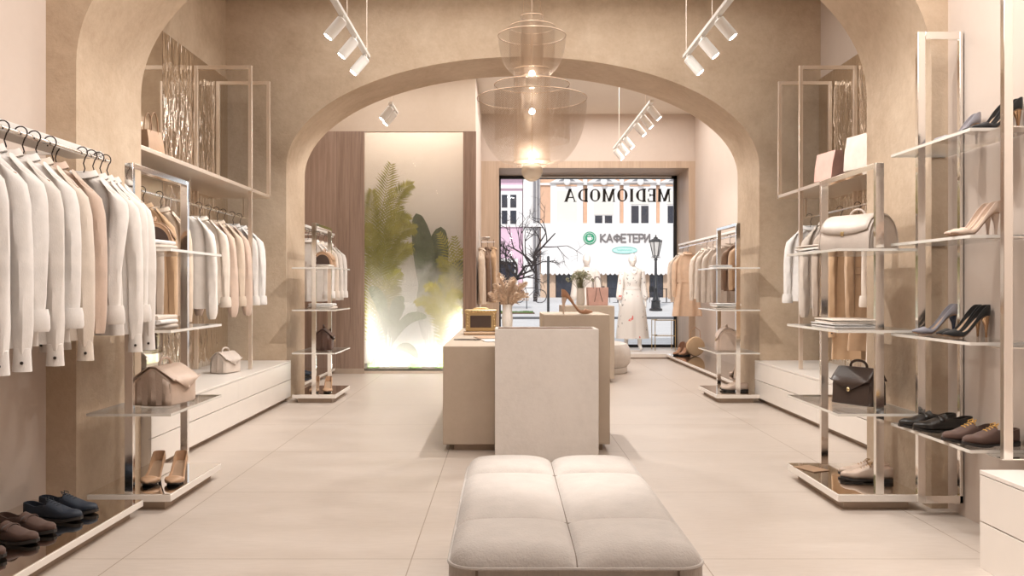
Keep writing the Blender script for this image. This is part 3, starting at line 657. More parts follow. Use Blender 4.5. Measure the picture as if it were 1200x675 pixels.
# ------------------------------------------------------------------ glass wall shelves on the right
ws = thing('wall_shelf_unit', 'chrome framed glass wall shelves carrying shoes on the near right wall', 'shelf', (2.405, 4.4, 0))
T = Matrix.Translation((-2.405, -4.4, 0))
for y, zb, zt in ((4.66, 0.07, 2.54), (3.86, 0.455, 2.54)):
    MB().box(2.165, 2.205, y - 0.015, y + 0.015, zb, zt, T).box(2.385, 2.402, y - 0.015, y + 0.015, zb, zt, T).box(2.205, 2.385, y - 0.015, y + 0.015, zt - 0.04, zt, T).build('hoop_frame', M['chrome'], ws, bevel=0.0015)
MB().box(2.205, 2.402, 4.645, 4.675, 0.07, 0.11, T).build('foot_bar', M['chrome'], ws, bevel=0.0015)
for z in (0.467, 0.953, 1.438, 1.92):
    s_ = MB().box(2.10, 2.395, 4.00, 4.815, z - 0.014, z, T).build('glass_shelf', M['glass'], ws, smooth=False)
    MB().box(2.098, 2.101, 3.998, 4.817, z - 0.014, z, T).box(2.101, 2.395, 3.997, 4.0, z - 0.014, z, T).box(2.101, 2.395, 4.815, 4.818, z - 0.014, z, T).build('edge', M['glass_edge'], s_, smooth=False)
    MB().box(2.172, 2.40, 3.872, 4.0, z - 0.02, z - 0.015, T).build('shelf_arm', M['chrome'], s_)

# ------------------------------------------------------------------ bench
bench = thing('upholstered_bench', 'cream boucle bench with tufted seat in the middle foreground', 'bench', (0.205, 3.21, 0))
BW, Y0, Y1 = 0.365, -0.73, 0.74
def rr(x, y, r=0.075):
    """clamp a unit square point to a rounded rectangle plan"""
    return x, y
rows = [-0.73, -0.32, 0.41, 0.74]
def seat(u, v):
    x = (-1 + 2 * u); y = lerp(Y0, Y1, v)
    X = x * BW
    # rounded corners: pull the outline in near the ends
    r = 0.085; ey = max(0, max(Y0 + r - y, y - (Y1 - r))); inset = r - math.sqrt(max(0, r * r - ey * ey)) if ey > 0 else 0
    X = x * (BW - inset)
    k = next(i for i in range(3) if y <= rows[i + 1] + 1e-6)
    fv = (y - rows[k]) / (rows[k + 1] - rows[k]); fu = abs(x)
    pu = 1 - abs(2 * fu - 1) ** 3.2; pv = 1 - abs(2 * fv - 1) ** 3.2
    seam = min(1.0, (min(fu, 1) / 0.03)) if fu < 0.03 else 1.0
    edge = 1 - max(0, (fu - 0.86) / 0.14) ** 2 * 0.75
    ends = 1.0
    if y < Y0 + 0.09: ends = 1 - ((Y0 + 0.09 - y) / 0.09) ** 2 * 0.75
    if y > Y1 - 0.09: ends = 1 - ((y - Y1 + 0.09) / 0.09) ** 2 * 0.75
    h = 0.405 + 0.026 * edge * ends + 0.042 * max(0, pu) ** 0.55 * max(0, pv) ** 0.55
    return (X, y, h)
seat_o = MB().grid(seat, 80, 150).build('seat_cushion', M['boucle'], bench, angle=80)
def outline(z, s_=1.0, r=0.085, n=8):
    out = []
    for cx, cy, a0 in ((BW - r, Y1 - r, 0), (-BW + r, Y1 - r, PI / 2), (-BW + r, Y0 + r, PI), (BW - r, Y0 + r, 1.5 * PI)):
        for i in range(n + 1):
            a = a0 + PI / 2 * i / n; out.append(((cx + r * math.cos(a)) * s_, (cy + r * math.sin(a)) * s_, z))
    return out
MB().loft([outline(0.03, 0.985), outline(0.06, 1.0), outline(0.30, 1.006), outline(0.412, 1.0)]).build('base', M['boucle'], bench)
MB().tube(outline(0.412), 0.0055, 6, loop=True).build('piping', M['boucle'], bench)
sm = MB()
zf = lambda x, y: seat((x / BW + 1) / 2, (y - Y0) / (Y1 - Y0))[2]
sm.tube([(0, y, zf(0, y) - 0.0005) for y in [lerp(Y0 + 0.01, Y1 - 0.01, i / 60) for i in range(61)]], 0.0035, 6)
for yy in rows[1:3]: sm.tube([(x, yy, zf(x, yy)) for x in [lerp(-BW + 0.01, BW - 0.01, i / 50) for i in range(51)]], 0.0035, 6)
for sx in (-1, 1): sm.tube([(sx * (BW - 0.083), Y0 - 0.003, 0.41), (sx * (BW - 0.083), Y0 - 0.003, 0.04)], 0.004, 6)
sm.build('seams', mat('bench_seam_groove_shade', (0.16, 0.125, 0.10), 0.9), bench)  # dark colour puts the groove shade along the seams
for sx in (-1, 1):
    for sy in (Y0 + 0.12, Y1 - 0.12): MB().lathe([(0.022, 0), (0.025, 0.04)], 14, c=(sx * (BW - 0.11), sy, 0)).build('leg', M['black_metal'], bench)

# ------------------------------------------------------------------ plinths and counters in the middle
ped = thing('display_pedestal', 'pale rough concrete pedestal with brown inset top behind the bench', 'pedestal', (0.293, 6.12, 0))
PW, PZ = 0.358, 0.914
pb = MB()
pb.box(-PW, PW, 0, 0.022, 0, PZ).box(-PW, -PW + 0.022, 0.022, 0.36, 0, PZ).box(PW - 0.022, PW, 0.022, 0.36, 0, PZ).box(-PW + 0.022, PW - 0.022, 0.338, 0.36, 0, PZ)
pb.build('body', M['concrete'], ped, bevel=0.003)
MB().box(-PW + 0.022, PW - 0.022, 0.022, 0.338, 0.80, PZ - 0.003).build('inset_top', M['inset'], ped)
def counter(label, x0, x1, y0, y1, z, name='display_counter', m='counter'):
    root = thing(name, label, 'counter', ((x0 + x1) / 2, (y0 + y1) / 2, 0))
    T = Matrix.Translation((-(x0 + x1) / 2, -(y0 + y1) / 2, 0))
    MB().box(x0, x1, y0, y1, 0.05, z, T).build('body', M[m], root, bevel=0.004)
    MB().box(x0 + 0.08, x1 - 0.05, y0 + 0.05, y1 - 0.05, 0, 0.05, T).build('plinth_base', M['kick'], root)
    return root
counter('long low beige counter carrying the gold handbag, left of the pedestal', -0.45, 0.288, 6.50, 9.4, 0.77)
counter('beige display block carrying the tan high heel right behind the pedestal', 0.29, 0.775, 6.51, 7.3, 1.0, 'display_block')
counter('rearmost beige display block carrying the vase and the pink bag', 0.74, 1.39, 11.2, 12.0, 0.967, 'display_block')
pf = thing('round_pouf', 'round white pouf behind the display blocks near the window', 'pouf', (1.33, 12.6, 0))
MB().lathe([(0.30, 0.085), (0.41, 0.09), (0.45, 0.14), (0.46, 0.24), (0.45, 0.34), (0.41, 0.405), (0.33, 0.43), (0.0001, 0.432)], 48).build('cushion', M['f_offwhite'], pf)
MB().lathe([(0.40, 0.0), (0.41, 0.01), (0.41, 0.075), (0.40, 0.085)], 48).build('base_ring', M['white_metal'], pf)

# ------------------------------------------------------------------ chandelier
ch = thing('chandelier', 'tiered wire mesh chandelier with glass globes hanging over the counters', 'chandelier', (0.209, 6.7, 2.0))
Z = -2.0
def shade(name, prof, R, cover):
    o = MB().lathe(prof, 72, cap=(False, False)).build(name, wire_mesh_mat(name + '_wire', R, cover=cover), ch)
    for r, z in ((prof[-1], prof[0]) if 'sleeve' not in name else (prof[-1],)):
        MB().tube([(r * math.cos(a), r * math.sin(a), z) for a in [2 * PI * i / 64 for i in range(64)]], 0.0026 if r < .2 else 0.0036, 6, loop=True).build('rim_ring', M['ring'], o)
    return o
def bowl(R, r0, zb, zt, n=16, e=2.1):
    return [(r0 + (R - r0) * (1 - (1 - i / n) ** e) ** (1 / e), zb + (zt - zb) * (i / n)) for i in range(n + 1)]
shade('upper_cylinder', [(0.085, Z + 2.80), (0.085, Z + 3.245)], 0.085, 0.24)
shade('upper_sleeve', [(0.173, Z + 2.88), (0.173, Z + 3.164)], 0.173, 0.14)
shade('upper_bowl', bowl(0.255, 0.085, Z + 2.80, Z + 3.10), 0.2, 0.14)
shade('lower_cylinder', [(0.138, Z + 2.15), (0.138, Z + 2.84)], 0.138, 0.22)
shade('lower_sleeve', [(0.284, Z + 2.30), (0.284, Z + 2.73)], 0.284, 0.17)
shade('lower_bowl', bowl(0.414, 0.12, Z + 2.12, Z + 2.625), 0.36, 0.17)
for z, r in ((2.75, 0.05), (2.08, 0.08)):
    MB().ball((0, 0, Z + z), r, 24, 16).build('glass_globe', M['pearl'], ch)
for z in (2.815, 2.53, 2.185):
    MB().ball((0, 0, Z + z), 0.022, 16, 10).build('bulb', M['bulb'], ch)
MB().tube([(0, 0, Z + 2.10), (0, 0, Z + 4.24)], 0.004, 8).build('centre_rod', M['ring'], ch)
for k in range(3):
    a = 2 * PI * k / 3 + 0.5; x, y = 0.084 * math.cos(a), 0.084 * math.sin(a)
    MB().tube([(x, y, Z + 3.245), (x * 0.25, y * 0.25, Z + 3.9), (0.005 * math.cos(a), 0.005 * math.sin(a), Z + 4.2)], 0.0018, 6).build('wire', M['ring'], ch)
MB().lathe([(0.001, Z + 4.215), (0.06, Z + 4.215), (0.06, Z + 4.245), (0.001, Z + 4.245)], 24).build('ceiling_rose', M['ring'], ch)

# ------------------------------------------------------------------ track lights
SPOTS = []
def track(label, x, y0, y1, z, heads, dirx, wires, power, aim=None):
    root = thing('track_light', label, 'track light', (x, (y0 + y1) / 2, z))
    yc = (y0 + y1) / 2
    MB().box(-0.024, 0.024, y0 - yc, y1 - yc, 0, 0.03).build('track', M['white_metal'], root, bevel=0.002)
    for y in wires: MB().tube([(0, y - yc, 0.03), (0, y - yc, CEIL - z)], 0.003, 6).build('suspension_wire', M['steel'], root)
    for y in heads:
        o = Vector((0, y - yc, 0))
        hd = MB().box(-0.012, 0.012, -0.02, 0.02, -0.018, 0, Matrix.Translation(o)).tube([o + Vector((0, 0, -0.015)), o + Vector((0, 0, -0.05))], 0.013, 10)
        d = Vector((dirx * 0.62, -0.12, -0.78)).normalized(); p0 = o + Vector((0, 0, -0.035)); p1 = p0 + d * 0.17
        hd.tube([p0 - d * 0.008, p0, p1, p1 + d * 0.001], [0.03, 0.044, 0.044, 0.040], 20)
        ho = hd.build('spotlight', M['white_metal'], root)
        MB().tube([p1 - d * 0.004, p1 + d * 0.003], 0.034, 18).build('lens', M['lens'], ho)
        wp = Vector((x, yc, z)) + p1 + d * 0.02
        SPOTS.append((wp, d, power))
    return root
track('white track light with three lit spots above the left niche', -1.24, 5.9, 8.05, 3.28, (6.79, 7.35, 7.92), -1, (5.95, 7.0, 8.0), 26)
track('white track light with three lit spots above the right niche', 1.64, 5.9, 8.05, 3.28, (6.79, 7.35, 7.92), 1, (5.95, 7.0, 8.0), 26)
track('long white track light with six spots in front of the shop window', 1.72, 10.35, 13.85, 3.36, (10.5, 11.05, 11.6, 12.65, 13.2, 13.75), 1, (10.8, 13.3), 20)
track('short white track light with two spots behind the left side of the rear arch', -1.33, 10.35, 10.95, 3.34, (10.42, 10.72), -1, (10.5,), 16)
# ------------------------------------------------------------------ shirts on the near left rail
G1 = 'shirts on the near left rail'
XR, ZR = -2.10, 1.868
rows1 = [
 (3.30, 'white', 'button', 0.03, (0, 0), 'white linen shirt hanging nearest the camera on the left rail'),
 (3.46, 'white', 'button', 0.05, (0, 0), 'white linen shirt with buttoned cuff, second from the near end of the left rail'),
 (3.60, 'white', 'rolled', -0.02, (0, 0.02), 'white shirt with rolled cuff, third from the near end of the left rail'),
 (3.72, 'offwhite', 'button', 0.03, (0, 0), 'off white shirt with dark cuff button between the two white rolled cuff shirts'),
 (3.86, 'white', 'rolled', 0.0, (0, 0.01), 'white shirt with rolled cuff right before the blush shirts'),
 (3.97, 'cream', 'button', 0.04, (0, 0), 'pale cream pink shirt with dark cuff button next to a white rolled cuff shirt'),
 (4.11, 'blush', None, 0.02, (0, 0), 'blush pink shirt without cuffs above the dark sequin hem'),
 (4.42, 'offwhite', 'rolled', -0.10, (0, 0.10), 'off white shirt with its rolled sleeve held forward on the left rail'),
 (4.52, 'offwhite', 'button', 0.02, (0, 0), 'off white shirt with dark cuff button right behind the forward rolled sleeve'),
 (4.60, 'offwhite', 'rolled', 0.0, (0, 0), 'off white shirt with rolled cuff, last but one on the left rail'),
 (4.68, 'offwhite', 'button', 0.0, (0, 0), 'off white shirt with dark cuff button at the far end of the left rail'),
]
for i, (y, c, cu, rz, fw, lb) in enumerate(rows1):
    garment('hanging_shirt', lb, 'shirt', (XR, y, ZR), c, G1, rz, length=0.79 if c != 'blush' else 0.71, sleeve=0.73 if c != 'blush' else 0.68, cuffs=cu, seed=10 + i, button=(cu == 'button'), fwd=fw, th=0.040, flare=0.235, puff=1.05)
garment('sequin_top', 'dark sequin top whose hem shows under the blush shirt', 'top', (XR - 0.05, 4.24, ZR), 'sequin', G1, 0.0, length=0.80, sleeve=0, cuffs='none', seed=40, th=0.035, flare=0.20, collar=False)

# ------------------------------------------------------------------ left niche clothes
G2 = 'garments in the left niche'
rowsL = [
 (6.15, 'taupe', None, 0.86, 'taupe coat in the left niche seen through the near shelf unit'),
 (6.42, 'camel', None, 0.86, 'camel coat in the left niche behind the brown dome bag'),
 (6.75, 'sand', None, 0.80, 'sand coloured jacket in the left niche next to the camel coat'),
 (7.30, 'offwhite', 'puff', 0.76, 'pale grey blouse with full sleeves, largest in the left niche row'),
 (7.62, 'cream', 'rolled', 0.72, 'cream shirt with white rolled cuff just behind the pale grey blouse'),
 (7.86, 'blush', 'puff', 0.72, 'blush blouse with gathered sleeve in the middle of the left niche row'),
 (8.08, 'sand', 'rolled', 0.72, 'sand shirt with rolled cuff beside the blush blouse in the left niche'),
 (8.28, 'blush', 'puff', 0.72, 'dusty pink blouse, third from the far end of the left niche row'),
 (8.55, 'offwhite', 'rolled', 0.72, 'off white shirt with rolled cuff, second from the far end of the left niche row'),
 (8.78, 'white', 'rolled', 0.70, 'white shirt with rolled cuff at the far end of the left niche row'),
]
for i, (y, c, cu, ln, lb) in enumerate(rowsL):
    puff = 1.45 if cu == 'puff' else 1.0
    garment('hanging_blouse' if cu == 'puff' else 'hanging_shirt' if cu == 'rolled' else 'hanging_coat', lb, 'blouse' if cu == 'puff' else 'shirt' if cu == 'rolled' else 'coat', (-2.62, y, 1.90), c, G2, 0.06 * math.sin(i * 2.1), length=ln, sleeve=0.76, cuffs='rolled' if cu == 'rolled' else None, seed=60 + i, th=0.05, puff=puff, collar=(cu != 'puff'))
# ------------------------------------------------------------------ right niche clothes
G3 = 'garments in the right niche'
rowsR = [
 (8.80, 'white', 'rolled', 0.72, 0.74, 0, 'white shirt with rolled cuff at the far end of the right niche row'),
 (8.35, 'greige', 'puff', 0.78, 0.78, 0, 'greige blouse with full sleeve, second from the far end of the right niche row'),
 (8.00, 'taupe', None, 0.80, 0.76, 0, 'taupe jacket behind the camel coat in the right niche'),
 (7.60, 'camel', None, 1.20, 0.86, 0, 'long camel coat with a dark cuff button in the right niche'),
 (7.25, 'tan', None, 1.10, 0.76, 1, 'belted tan trench coat in the right niche'),
 (6.90, 'cream', 'rolled', 1.22, 0.74, 0, 'long pale pink dress shirt with white cuff in the right niche'),
 (6.55, 'blush', 'puff', 1.15, 0.74, 0, 'blush dress beside the front pier in the right niche'),
 (6.20, 'camel', None, 1.1, 0.76, 0, 'camel coat nearest the front pier in the right niche'),
]
for i, (y, c, cu, ln, sl, belt, lb) in enumerate(rowsR):
    puff = 1.45 if cu == 'puff' else 1.0
    nm = {'puff': ('hanging_blouse', 'blouse'), 'rolled': ('hanging_shirt', 'shirt'), None: ('hanging_coat', 'coat')}[cu]
    garment(nm[0], lb, nm[1], (3.03, y, 1.90), c, G3, 0.06 * math.sin(i * 1.7), length=ln, sleeve=sl, cuffs='rolled' if cu == 'rolled' else ('button' if i == 3 else None), button=(i == 3), seed=80 + i, th=0.05, puff=puff, belt=bool(belt), flare=0.25 if ln > 1 else 0.235)
# ------------------------------------------------------------------ coats along the rear right wall
G4 = 'coats along the rear right wall'
rowsF = [
 (14.85, 'cream', None, 0.80, 0.66, 0, 'pale cream jacket at the window end of the right coat rail'),
 (14.45, 'peach', None, 1.02, 0.62, 1, 'peach belted trench coat with dark buttons near the window'),
 (13.1, 'cream', None, 0.72, 0.66, 0, 'cream jacket right behind the peach trench coat'),
 (12.7, 'greige', None, 0.76, 0.68, 0, 'greige jacket in the middle of the right coat rail'),
 (12.3, 'greige', None, 0.76, 0.68, 0, 'second greige jacket on the right coat rail, nearer the shelf unit'),
 (11.75, 'taupe', None, 0.76, 0.68, 0, 'taupe jacket on a wooden hanger behind the rear right shelf unit'),
 (11.2, 'brown', None, 0.60, 0.5, 0, 'brown jacket on the right coat rail beside the rear arch'),
 (10.85, 'tan', None, 0.56, 0.5, 0, 'tan jacket on the right coat rail nearest the rear arch'),
]
for i, (y, c, cu, ln, sl, belt, lb) in enumerate(rowsF):
    garment('hanging_coat', lb, 'coat', (2.98, y, 1.87), c, G4, 0.1 if belt else 0.12, length=ln, sleeve=sl, cuffs=None, seed=120 + i, th=0.055, belt=bool(belt), button=bool(belt), flare=0.27 if belt else 0.23)
G5 = 'shirts behind the rear left shelf unit'
for i, (y, c, lb) in enumerate([(11.75, 'white', 'white shirt hanging nearest the walnut panel'), (11.45, 'offwhite', 'off white shirt second from the walnut panel'), (11.15, 'cream', 'cream shirt in the middle of the short left rear rail'), (10.85, 'white', 'white shirt behind the rear left shelf unit next to the cream shirt'), (10.55, 'offwhite', 'off white shirt on the short left rail nearest the rear arch')]):
    garment('hanging_shirt', lb, 'shirt', (-2.34, y, 1.87), c, G5, 0.05, length=0.72, sleeve=0.68, cuffs='rolled', seed=150 + i)

# ------------------------------------------------------------------ left shelf unit (front arch)
GP = 'bags and shoes on the front left shelf unit'
def on_unit(cx, y0, dx, dy, z): return (cx + dx, y0 + dy, z)
U1, U2, U3, U4 = (-2.015, 4.76), (2.015, 4.76), (-1.975, 9.20), (2.425, 9.20)
dome_bag('brown leather dome bag on the top glass shelf of the front left unit', (U1[0] - 0.02, U1[1] + 0.42, 1.41), PI / 2 + 0.28, M['l_tan'], M['l_brown'], W=0.27, D=0.21, H=0.165)
FG = 'folded clothes on the front left shelf unit'
for j, (z, dy, dx, c, rz, lb) in enumerate([(1.411, 0.13, 0.02, 'f_cream', 1.3, 'cream folded knit in front of the brown dome bag'), (1.436, 0.13, 0.015, 'f_white', 1.45, 'white folded knit topmost before the brown dome bag'),
        (0.972, 0.20, 0.0, 'f_greige', 1.4, 'greige folded knit at the bottom of the pile on the front left middle shelf'), (0.998, 0.19, 0.01, 'f_white', 1.55, 'white folded knit in the middle of the pile on the front left middle shelf'), (1.023, 0.20, 0.0, 'f_cream', 1.5, 'cream folded knit topmost of the pile on the front left middle shelf')]):
    folded(lb, (U1[0] + dx, U1[1] + dy, z), rz, M[c], FG, W=0.24, D=0.28, H=0.025)
satchel('nude satchel with pleated side on the lower glass shelf of the front left unit', (U1[0] + 0.035, U1[1] + 0.42, 0.524), PI / 2 - 0.12, M['l_nude'], M['l_nude'], W=0.30, D=0.25, H=0.225, clasp=M['l_nude'])
GS = 'shoes on the bases of the shelf units'
def front_pumps(labels, loc, gap):
    one, two = pair(pump, labels, loc, -PI / 2 + 0.05, M['l_tan'], M['sole_dark'], GS, gap=gap, L=0.25, H=0.075, m_sole=M['sole_dark'])
    one.scale = (1, 1.45, 1.15); two.scale = (1, -1.45, 1.15)
front_pumps(('tan high heel shoe against the chrome post of the front left base', 'tan high heel shoe standing clear of the chrome post of the front left base'), (U1[0] + 0.01, U1[1] + 0.42, 0.093), 0.125)
# ------------------------------------------------------------------ right shelf unit (front arch)
dome_bag('large cream leather bag on the top glass shelf of the front right unit', (U2[0] + 0.0, U2[1] + 0.30, 1.41), -PI / 2 + 0.5, M['l_cream'], M['l_cream'], W=0.34, D=0.25, H=0.20)
FG2 = 'folded clothes on the front right shelf unit'
for j, (z, dy, dx, c, rz, lb) in enumerate([(1.411, 0.66, -0.04, 'f_white', 1.5, 'white folded knit behind the large cream bag'), (1.434, 0.665, -0.03, 'f_cream', 1.6, 'cream folded knit topmost behind the large cream bag'),
        (0.972, 0.42, -0.02, 'f_white', 1.55, 'white folded knit at the bottom of the pile on the front right middle shelf'), (0.996, 0.42, -0.01, 'f_cream', 1.48, 'cream folded knit topmost of the pile on the front right middle shelf')]):
    folded(lb, (U2[0] + dx, U2[1] + dy, z), rz, M[c], FG2, W=0.40, D=0.28, H=0.024)
satchel('dark brown leather satchel on the lower glass shelf of the front right unit', (U2[0] + 0.03, U2[1] + 0.36, 0.524), -PI / 2 + 0.55, M['l_brown'], M['l_brown'], W=0.25, D=0.16, H=0.215)
pair(flat_shoe, ('beige lace up shoe with dark sole on the front right base, nearer one', 'beige lace up shoe with dark sole on the front right base, farther one'), (U2[0] + 0.20, U2[1] + 0.30, 0.093), PI - 0.25, M['l_nude'], M['sole_dark'], GS, lace=M['hanger_wood'], L=0.28, gap=-0.12)
MB_card = MB().box(-0.06, 0.06, -0.09, 0.09, 0, 0.004).build('tan_card', M['sole_tan'], None, loc=(U2[0] - 0.14, U2[1] + 0.66, 0.0925), rotz=0.4)
tag(MB_card, 'small tan leather card lying on the base of the front right unit', 'card')
# ------------------------------------------------------------------ rear units
dome_bag('dark brown dome bag on the top shelf of the unit by the walnut panel', (U3[0] + 0.04, U3[1] + 0.35, 1.41), PI / 2, M['l_tan'], M['l_brown'], W=0.24, D=0.20, H=0.17)
FG3 = 'folded clothes on the rear left shelf unit'
folded('cream folded knit before the dome bag by the walnut panel', (U3[0] + 0.04, U3[1] + 0.13, 1.411), 1.5, M['f_cream'], FG3, 0.2, 0.24, 0.03)
folded('cream folded knit at the bottom of the pile by the walnut panel', (U3[0] + 0.05, U3[1] + 0.2, 0.972), 1.5, M['f_cream'], FG3, 0.24, 0.26, 0.03)
folded('white folded knit topmost of the pile by the walnut panel', (U3[0] + 0.05, U3[1] + 0.2, 1.003), 1.6, M['f_white'], FG3, 0.24, 0.26, 0.03)
satchel('dark satchel on the lower shelf of the unit by the walnut panel', (U3[0] + 0.02, U3[1] + 0.40, 0.524), PI / 2 + 0.1, M['l_choc'], M['l_choc'], W=0.26, D=0.20, H=0.23)
front_pumps(('tan high heel shoe at the post of the rear left unit', 'tan high heel shoe at the free side of the rear left unit'), (U3[0] - 0.04, U3[1] + 0.34, 0.093), 0.13)
FG4 = 'folded clothes on the rear right shelf unit'
folded('white folded knit on the top shelf of the rear right unit', (U4[0] - 0.1, U4[1] + 0.35, 1.411), 1.5, M['f_white'], FG4, 0.3, 0.2, 0.03)
folded('cream folded knit at the bottom of the pile on the rear right unit', (U4[0] - 0.05, U4[1] + 0.35, 0.972), 1.5, M['f_cream'], FG4, 0.3, 0.26, 0.03)
folded('white folded knit topmost of the pile on the rear right unit', (U4[0] - 0.05, U4[1] + 0.35, 1.003), 1.6, M['f_white'], FG4, 0.3, 0.26, 0.03)
dome_bag('nude rounded bag on the lower shelf of the rear right unit', (U4[0] - 0.02, U4[1] + 0.40, 0.524), -PI / 2 - 0.1, M['l_nude'], M['l_nude'], W=0.26, D=0.23, H=0.24)
pair(flat_shoe, ('beige lace up shoe on the rear right base, nearer one', 'beige lace up shoe on the rear right base, farther one'), (U4[0] + 0.18, U4[1] + 0.28, 0.093), PI - 0.1, M['l_nude'], M['sole_dark'], GS, lace=M['hanger_wood'], L=0.28, gap=-0.12)
tote('nude tote bag with tall handles on the white platform behind the rear right unit', (2.93, 10.75, 0.087), -1.2, M['l_nude'], M['l_nude'], W=0.30, D=0.16, H=0.30, flare=0.75, hh=0.14)
pump('nude high heel shoe beside the tote on the white platform by the rear arch', (2.95, 11.15, 0.087), PI * 0.6, M['l_nude'], M['heel_gold'], None, H=0.1)

# ------------------------------------------------------------------ bags of the niches
tote('small tan handbag with loop handle on the left niche shelf', (-2.50, 6.28, 2.137), 1.35, M['l_tan'], M['l_tan'], W=0.19, D=0.10, H=0.17, flare=0.86, hh=0.13, name='hand_bag')
tote('dusty pink slouched bag on the right niche shelf', (2.86, 7.80, 2.137), -1.42, M['l_pink'], M['l_pink'], W=0.30, D=0.14, H=0.25, flare=1.05, handles=False, name='shoulder_bag')
tote('cream slouched bag on the right niche shelf next to the pink one', (2.87, 7.05, 2.137), -1.35, M['l_cream'], M['l_cream'], W=0.36, D=0.16, H=0.28, flare=1.06, handles=False, name='shoulder_bag')
satchel('small cream satchel with pleated side on the left niche cabinet', (-2.52, 8.02, 0.431), PI / 2 - 0.25, M['l_cream'], M['l_cream'], W=0.25, D=0.17, H=0.19, clasp=M['l_cream'])
flat_shoe('tan ankle boot on the right niche cabinet behind the brown satchel', (2.98, 6.2, 0.431), PI + 0.5, M['l_tan'], M['sole_tan'], None, L=0.27, shaft=0.14, name='ankle_boot')

# ------------------------------------------------------------------ men's shoes on the left platform
GM = 'men\'s shoes on the left platform'
pz = 0.0855
def near_shoe(label, toe_x, y, rz, up, lace, L=0.30): return flat_shoe(label, (toe_x - L * math.cos(rz), y - L * math.sin(rz), pz), rz, M[up], M['sole_dark'], GM, L=L, lace=M[lace] if lace else None, loafer=lace is None)
near_shoe('navy suede lace up shoe, farthest on the left platform', -2.01, 4.38, -0.12, 'l_navy', 'lace_navy')
near_shoe('navy suede lace up shoe in front of its twin on the left platform', -2.02, 4.24, -0.16, 'l_navy', 'lace_navy')
near_shoe('brown suede loafer next to the navy shoes on the left platform', -2.03, 4.01, -0.22, 's_brown', None)
near_shoe('brown suede loafer, second of the brown pair on the left platform', -2.03, 3.86, -0.20, 's_brown', None)
near_shoe('brown suede shoe whose toe is cut by the left edge of the picture', -2.05, 3.64, -0.2, 's_brown', None)
near_shoe('brown suede shoe lowest at the left edge of the picture', -2.06, 3.52, -0.2, 's_brown', None)
pair(flat_shoe, ('navy shoe on the rear left platform beside the walnut panel', 'navy shoe on the rear left platform nearer the rear arch'), (-2.72, 11.3, pz), -0.1, M['l_navy'], M['sole_dark'], None, lace=M['lace_navy'], gap=-0.14)

# ------------------------------------------------------------------ shoes on the glass wall shelves
GW = 'shoes on the glass wall shelves'
zs = (0.4675, 0.9535, 1.4385, 1.9205)
pump('blue grey high heel shoe on the topmost wall shelf', (2.385, 4.45, zs[3]), PI + 0.04, M['s_grey'], M['heel_blue'], GW, L=0.235)
pair(pump, ('black high heel shoe on the topmost wall shelf, nearer one', 'black high heel shoe on the topmost wall shelf, farther one'), (2.39, 4.10, zs[3]), PI + 0.05, M['s_black'], M['heel_gold'], GW, gap=-0.09, L=0.235)
pair(pump, ('nude high heel shoe on the third wall shelf, nearer one', 'nude high heel shoe on the third wall shelf, farther one'), (2.315, 4.15, zs[2]), PI + 0.05, M['l_nude'], M['l_nude'], GW, gap=-0.085, skew=-0.012, L=0.235, H=0.105)
pump('blue grey high heel shoe with dark heel on the second wall shelf', (2.375, 4.66, zs[1]), PI + 0.05, M['s_grey'], M['heel_blue'], GW, L=0.24, H=0.10)
pair(pump, ('black suede high heel shoe on the second wall shelf, nearer one', 'black suede high heel shoe on the second wall shelf, farther one'), (2.395, 4.38, zs[1]), PI + 0.03, M['s_black'], M['heel_gold'], GW, gap=-0.075, L=0.235, H=0.10)
pair(flat_shoe, ('black leather loafer on the lowest wall shelf, nearer one', 'black leather loafer on the lowest wall shelf, farther one'), (2.37, 4.50, zs[0]), PI - 0.06, M['l_black'], M['l_black'], GW, gap=-0.12, loafer=True, name='loafer_shoe', skew=0.03, L=0.29)
pair(flat_shoe, ('brown suede shoe with ochre laces on the lowest wall shelf, nearer one', 'brown suede shoe with ochre laces on the lowest wall shelf, farther one'), (2.385, 4.12, zs[0]), PI + 0.1, M['s_brown'], M['sole_dark'], GW, gap=-0.125, lace=M['lace_ochre'], skew=0.03, L=0.27)

# ------------------------------------------------------------------ things on the counters
gb = thing('gold_handbag', 'boxy gold handbag with dark front panel on the long low counter', 'bag', (-0.215, 8.15, 0.80), 0.0)
MB().box(-0.14, 0.14, -0.06, 0.06, 0.0, 0.19).build('body', M['gold'], gb, bevel=0.012)
MB().box(-0.095, 0.095, -0.066, -0.058, 0.035, 0.145).build('front_panel', M['l_brown'], gb, bevel=0.004)
MB().box(-0.148, 0.148, -0.068, 0.068, 0.165, 0.20).build('lid', M['gold'], gb, bevel=0.010)
MB().tube([(-0.07 * math.cos(a), 0, 0.20 + 0.012 * math.sin(a)) for a in [PI * i / 8 for i in range(9)]], 0.006, 6).build('handle', M['gold'], gb)
rv = MB()
for sx in (-1, 1):
    for k in range(6): rv.ball((sx * 0.122, -0.062, 0.02 + 0.028 * k), 0.009, 8, 6)
for k in range(8): rv.ball((-0.10 + 0.0286 * k, -0.070, 0.183), 0.009, 8, 6)
rv.build('studs', M['gold'], gb)
GC = 'magazines and scarves on the long counter'
for (x, y, rz, h, m, lb) in [(-0.20, 8.12, 0.08, 0.028, 'f_tan', 'tan folded scarf lying under the gold handbag')]:
    folded(lb, (x, y, 0.771), rz, M[m], GC, 0.34, 0.26, h)
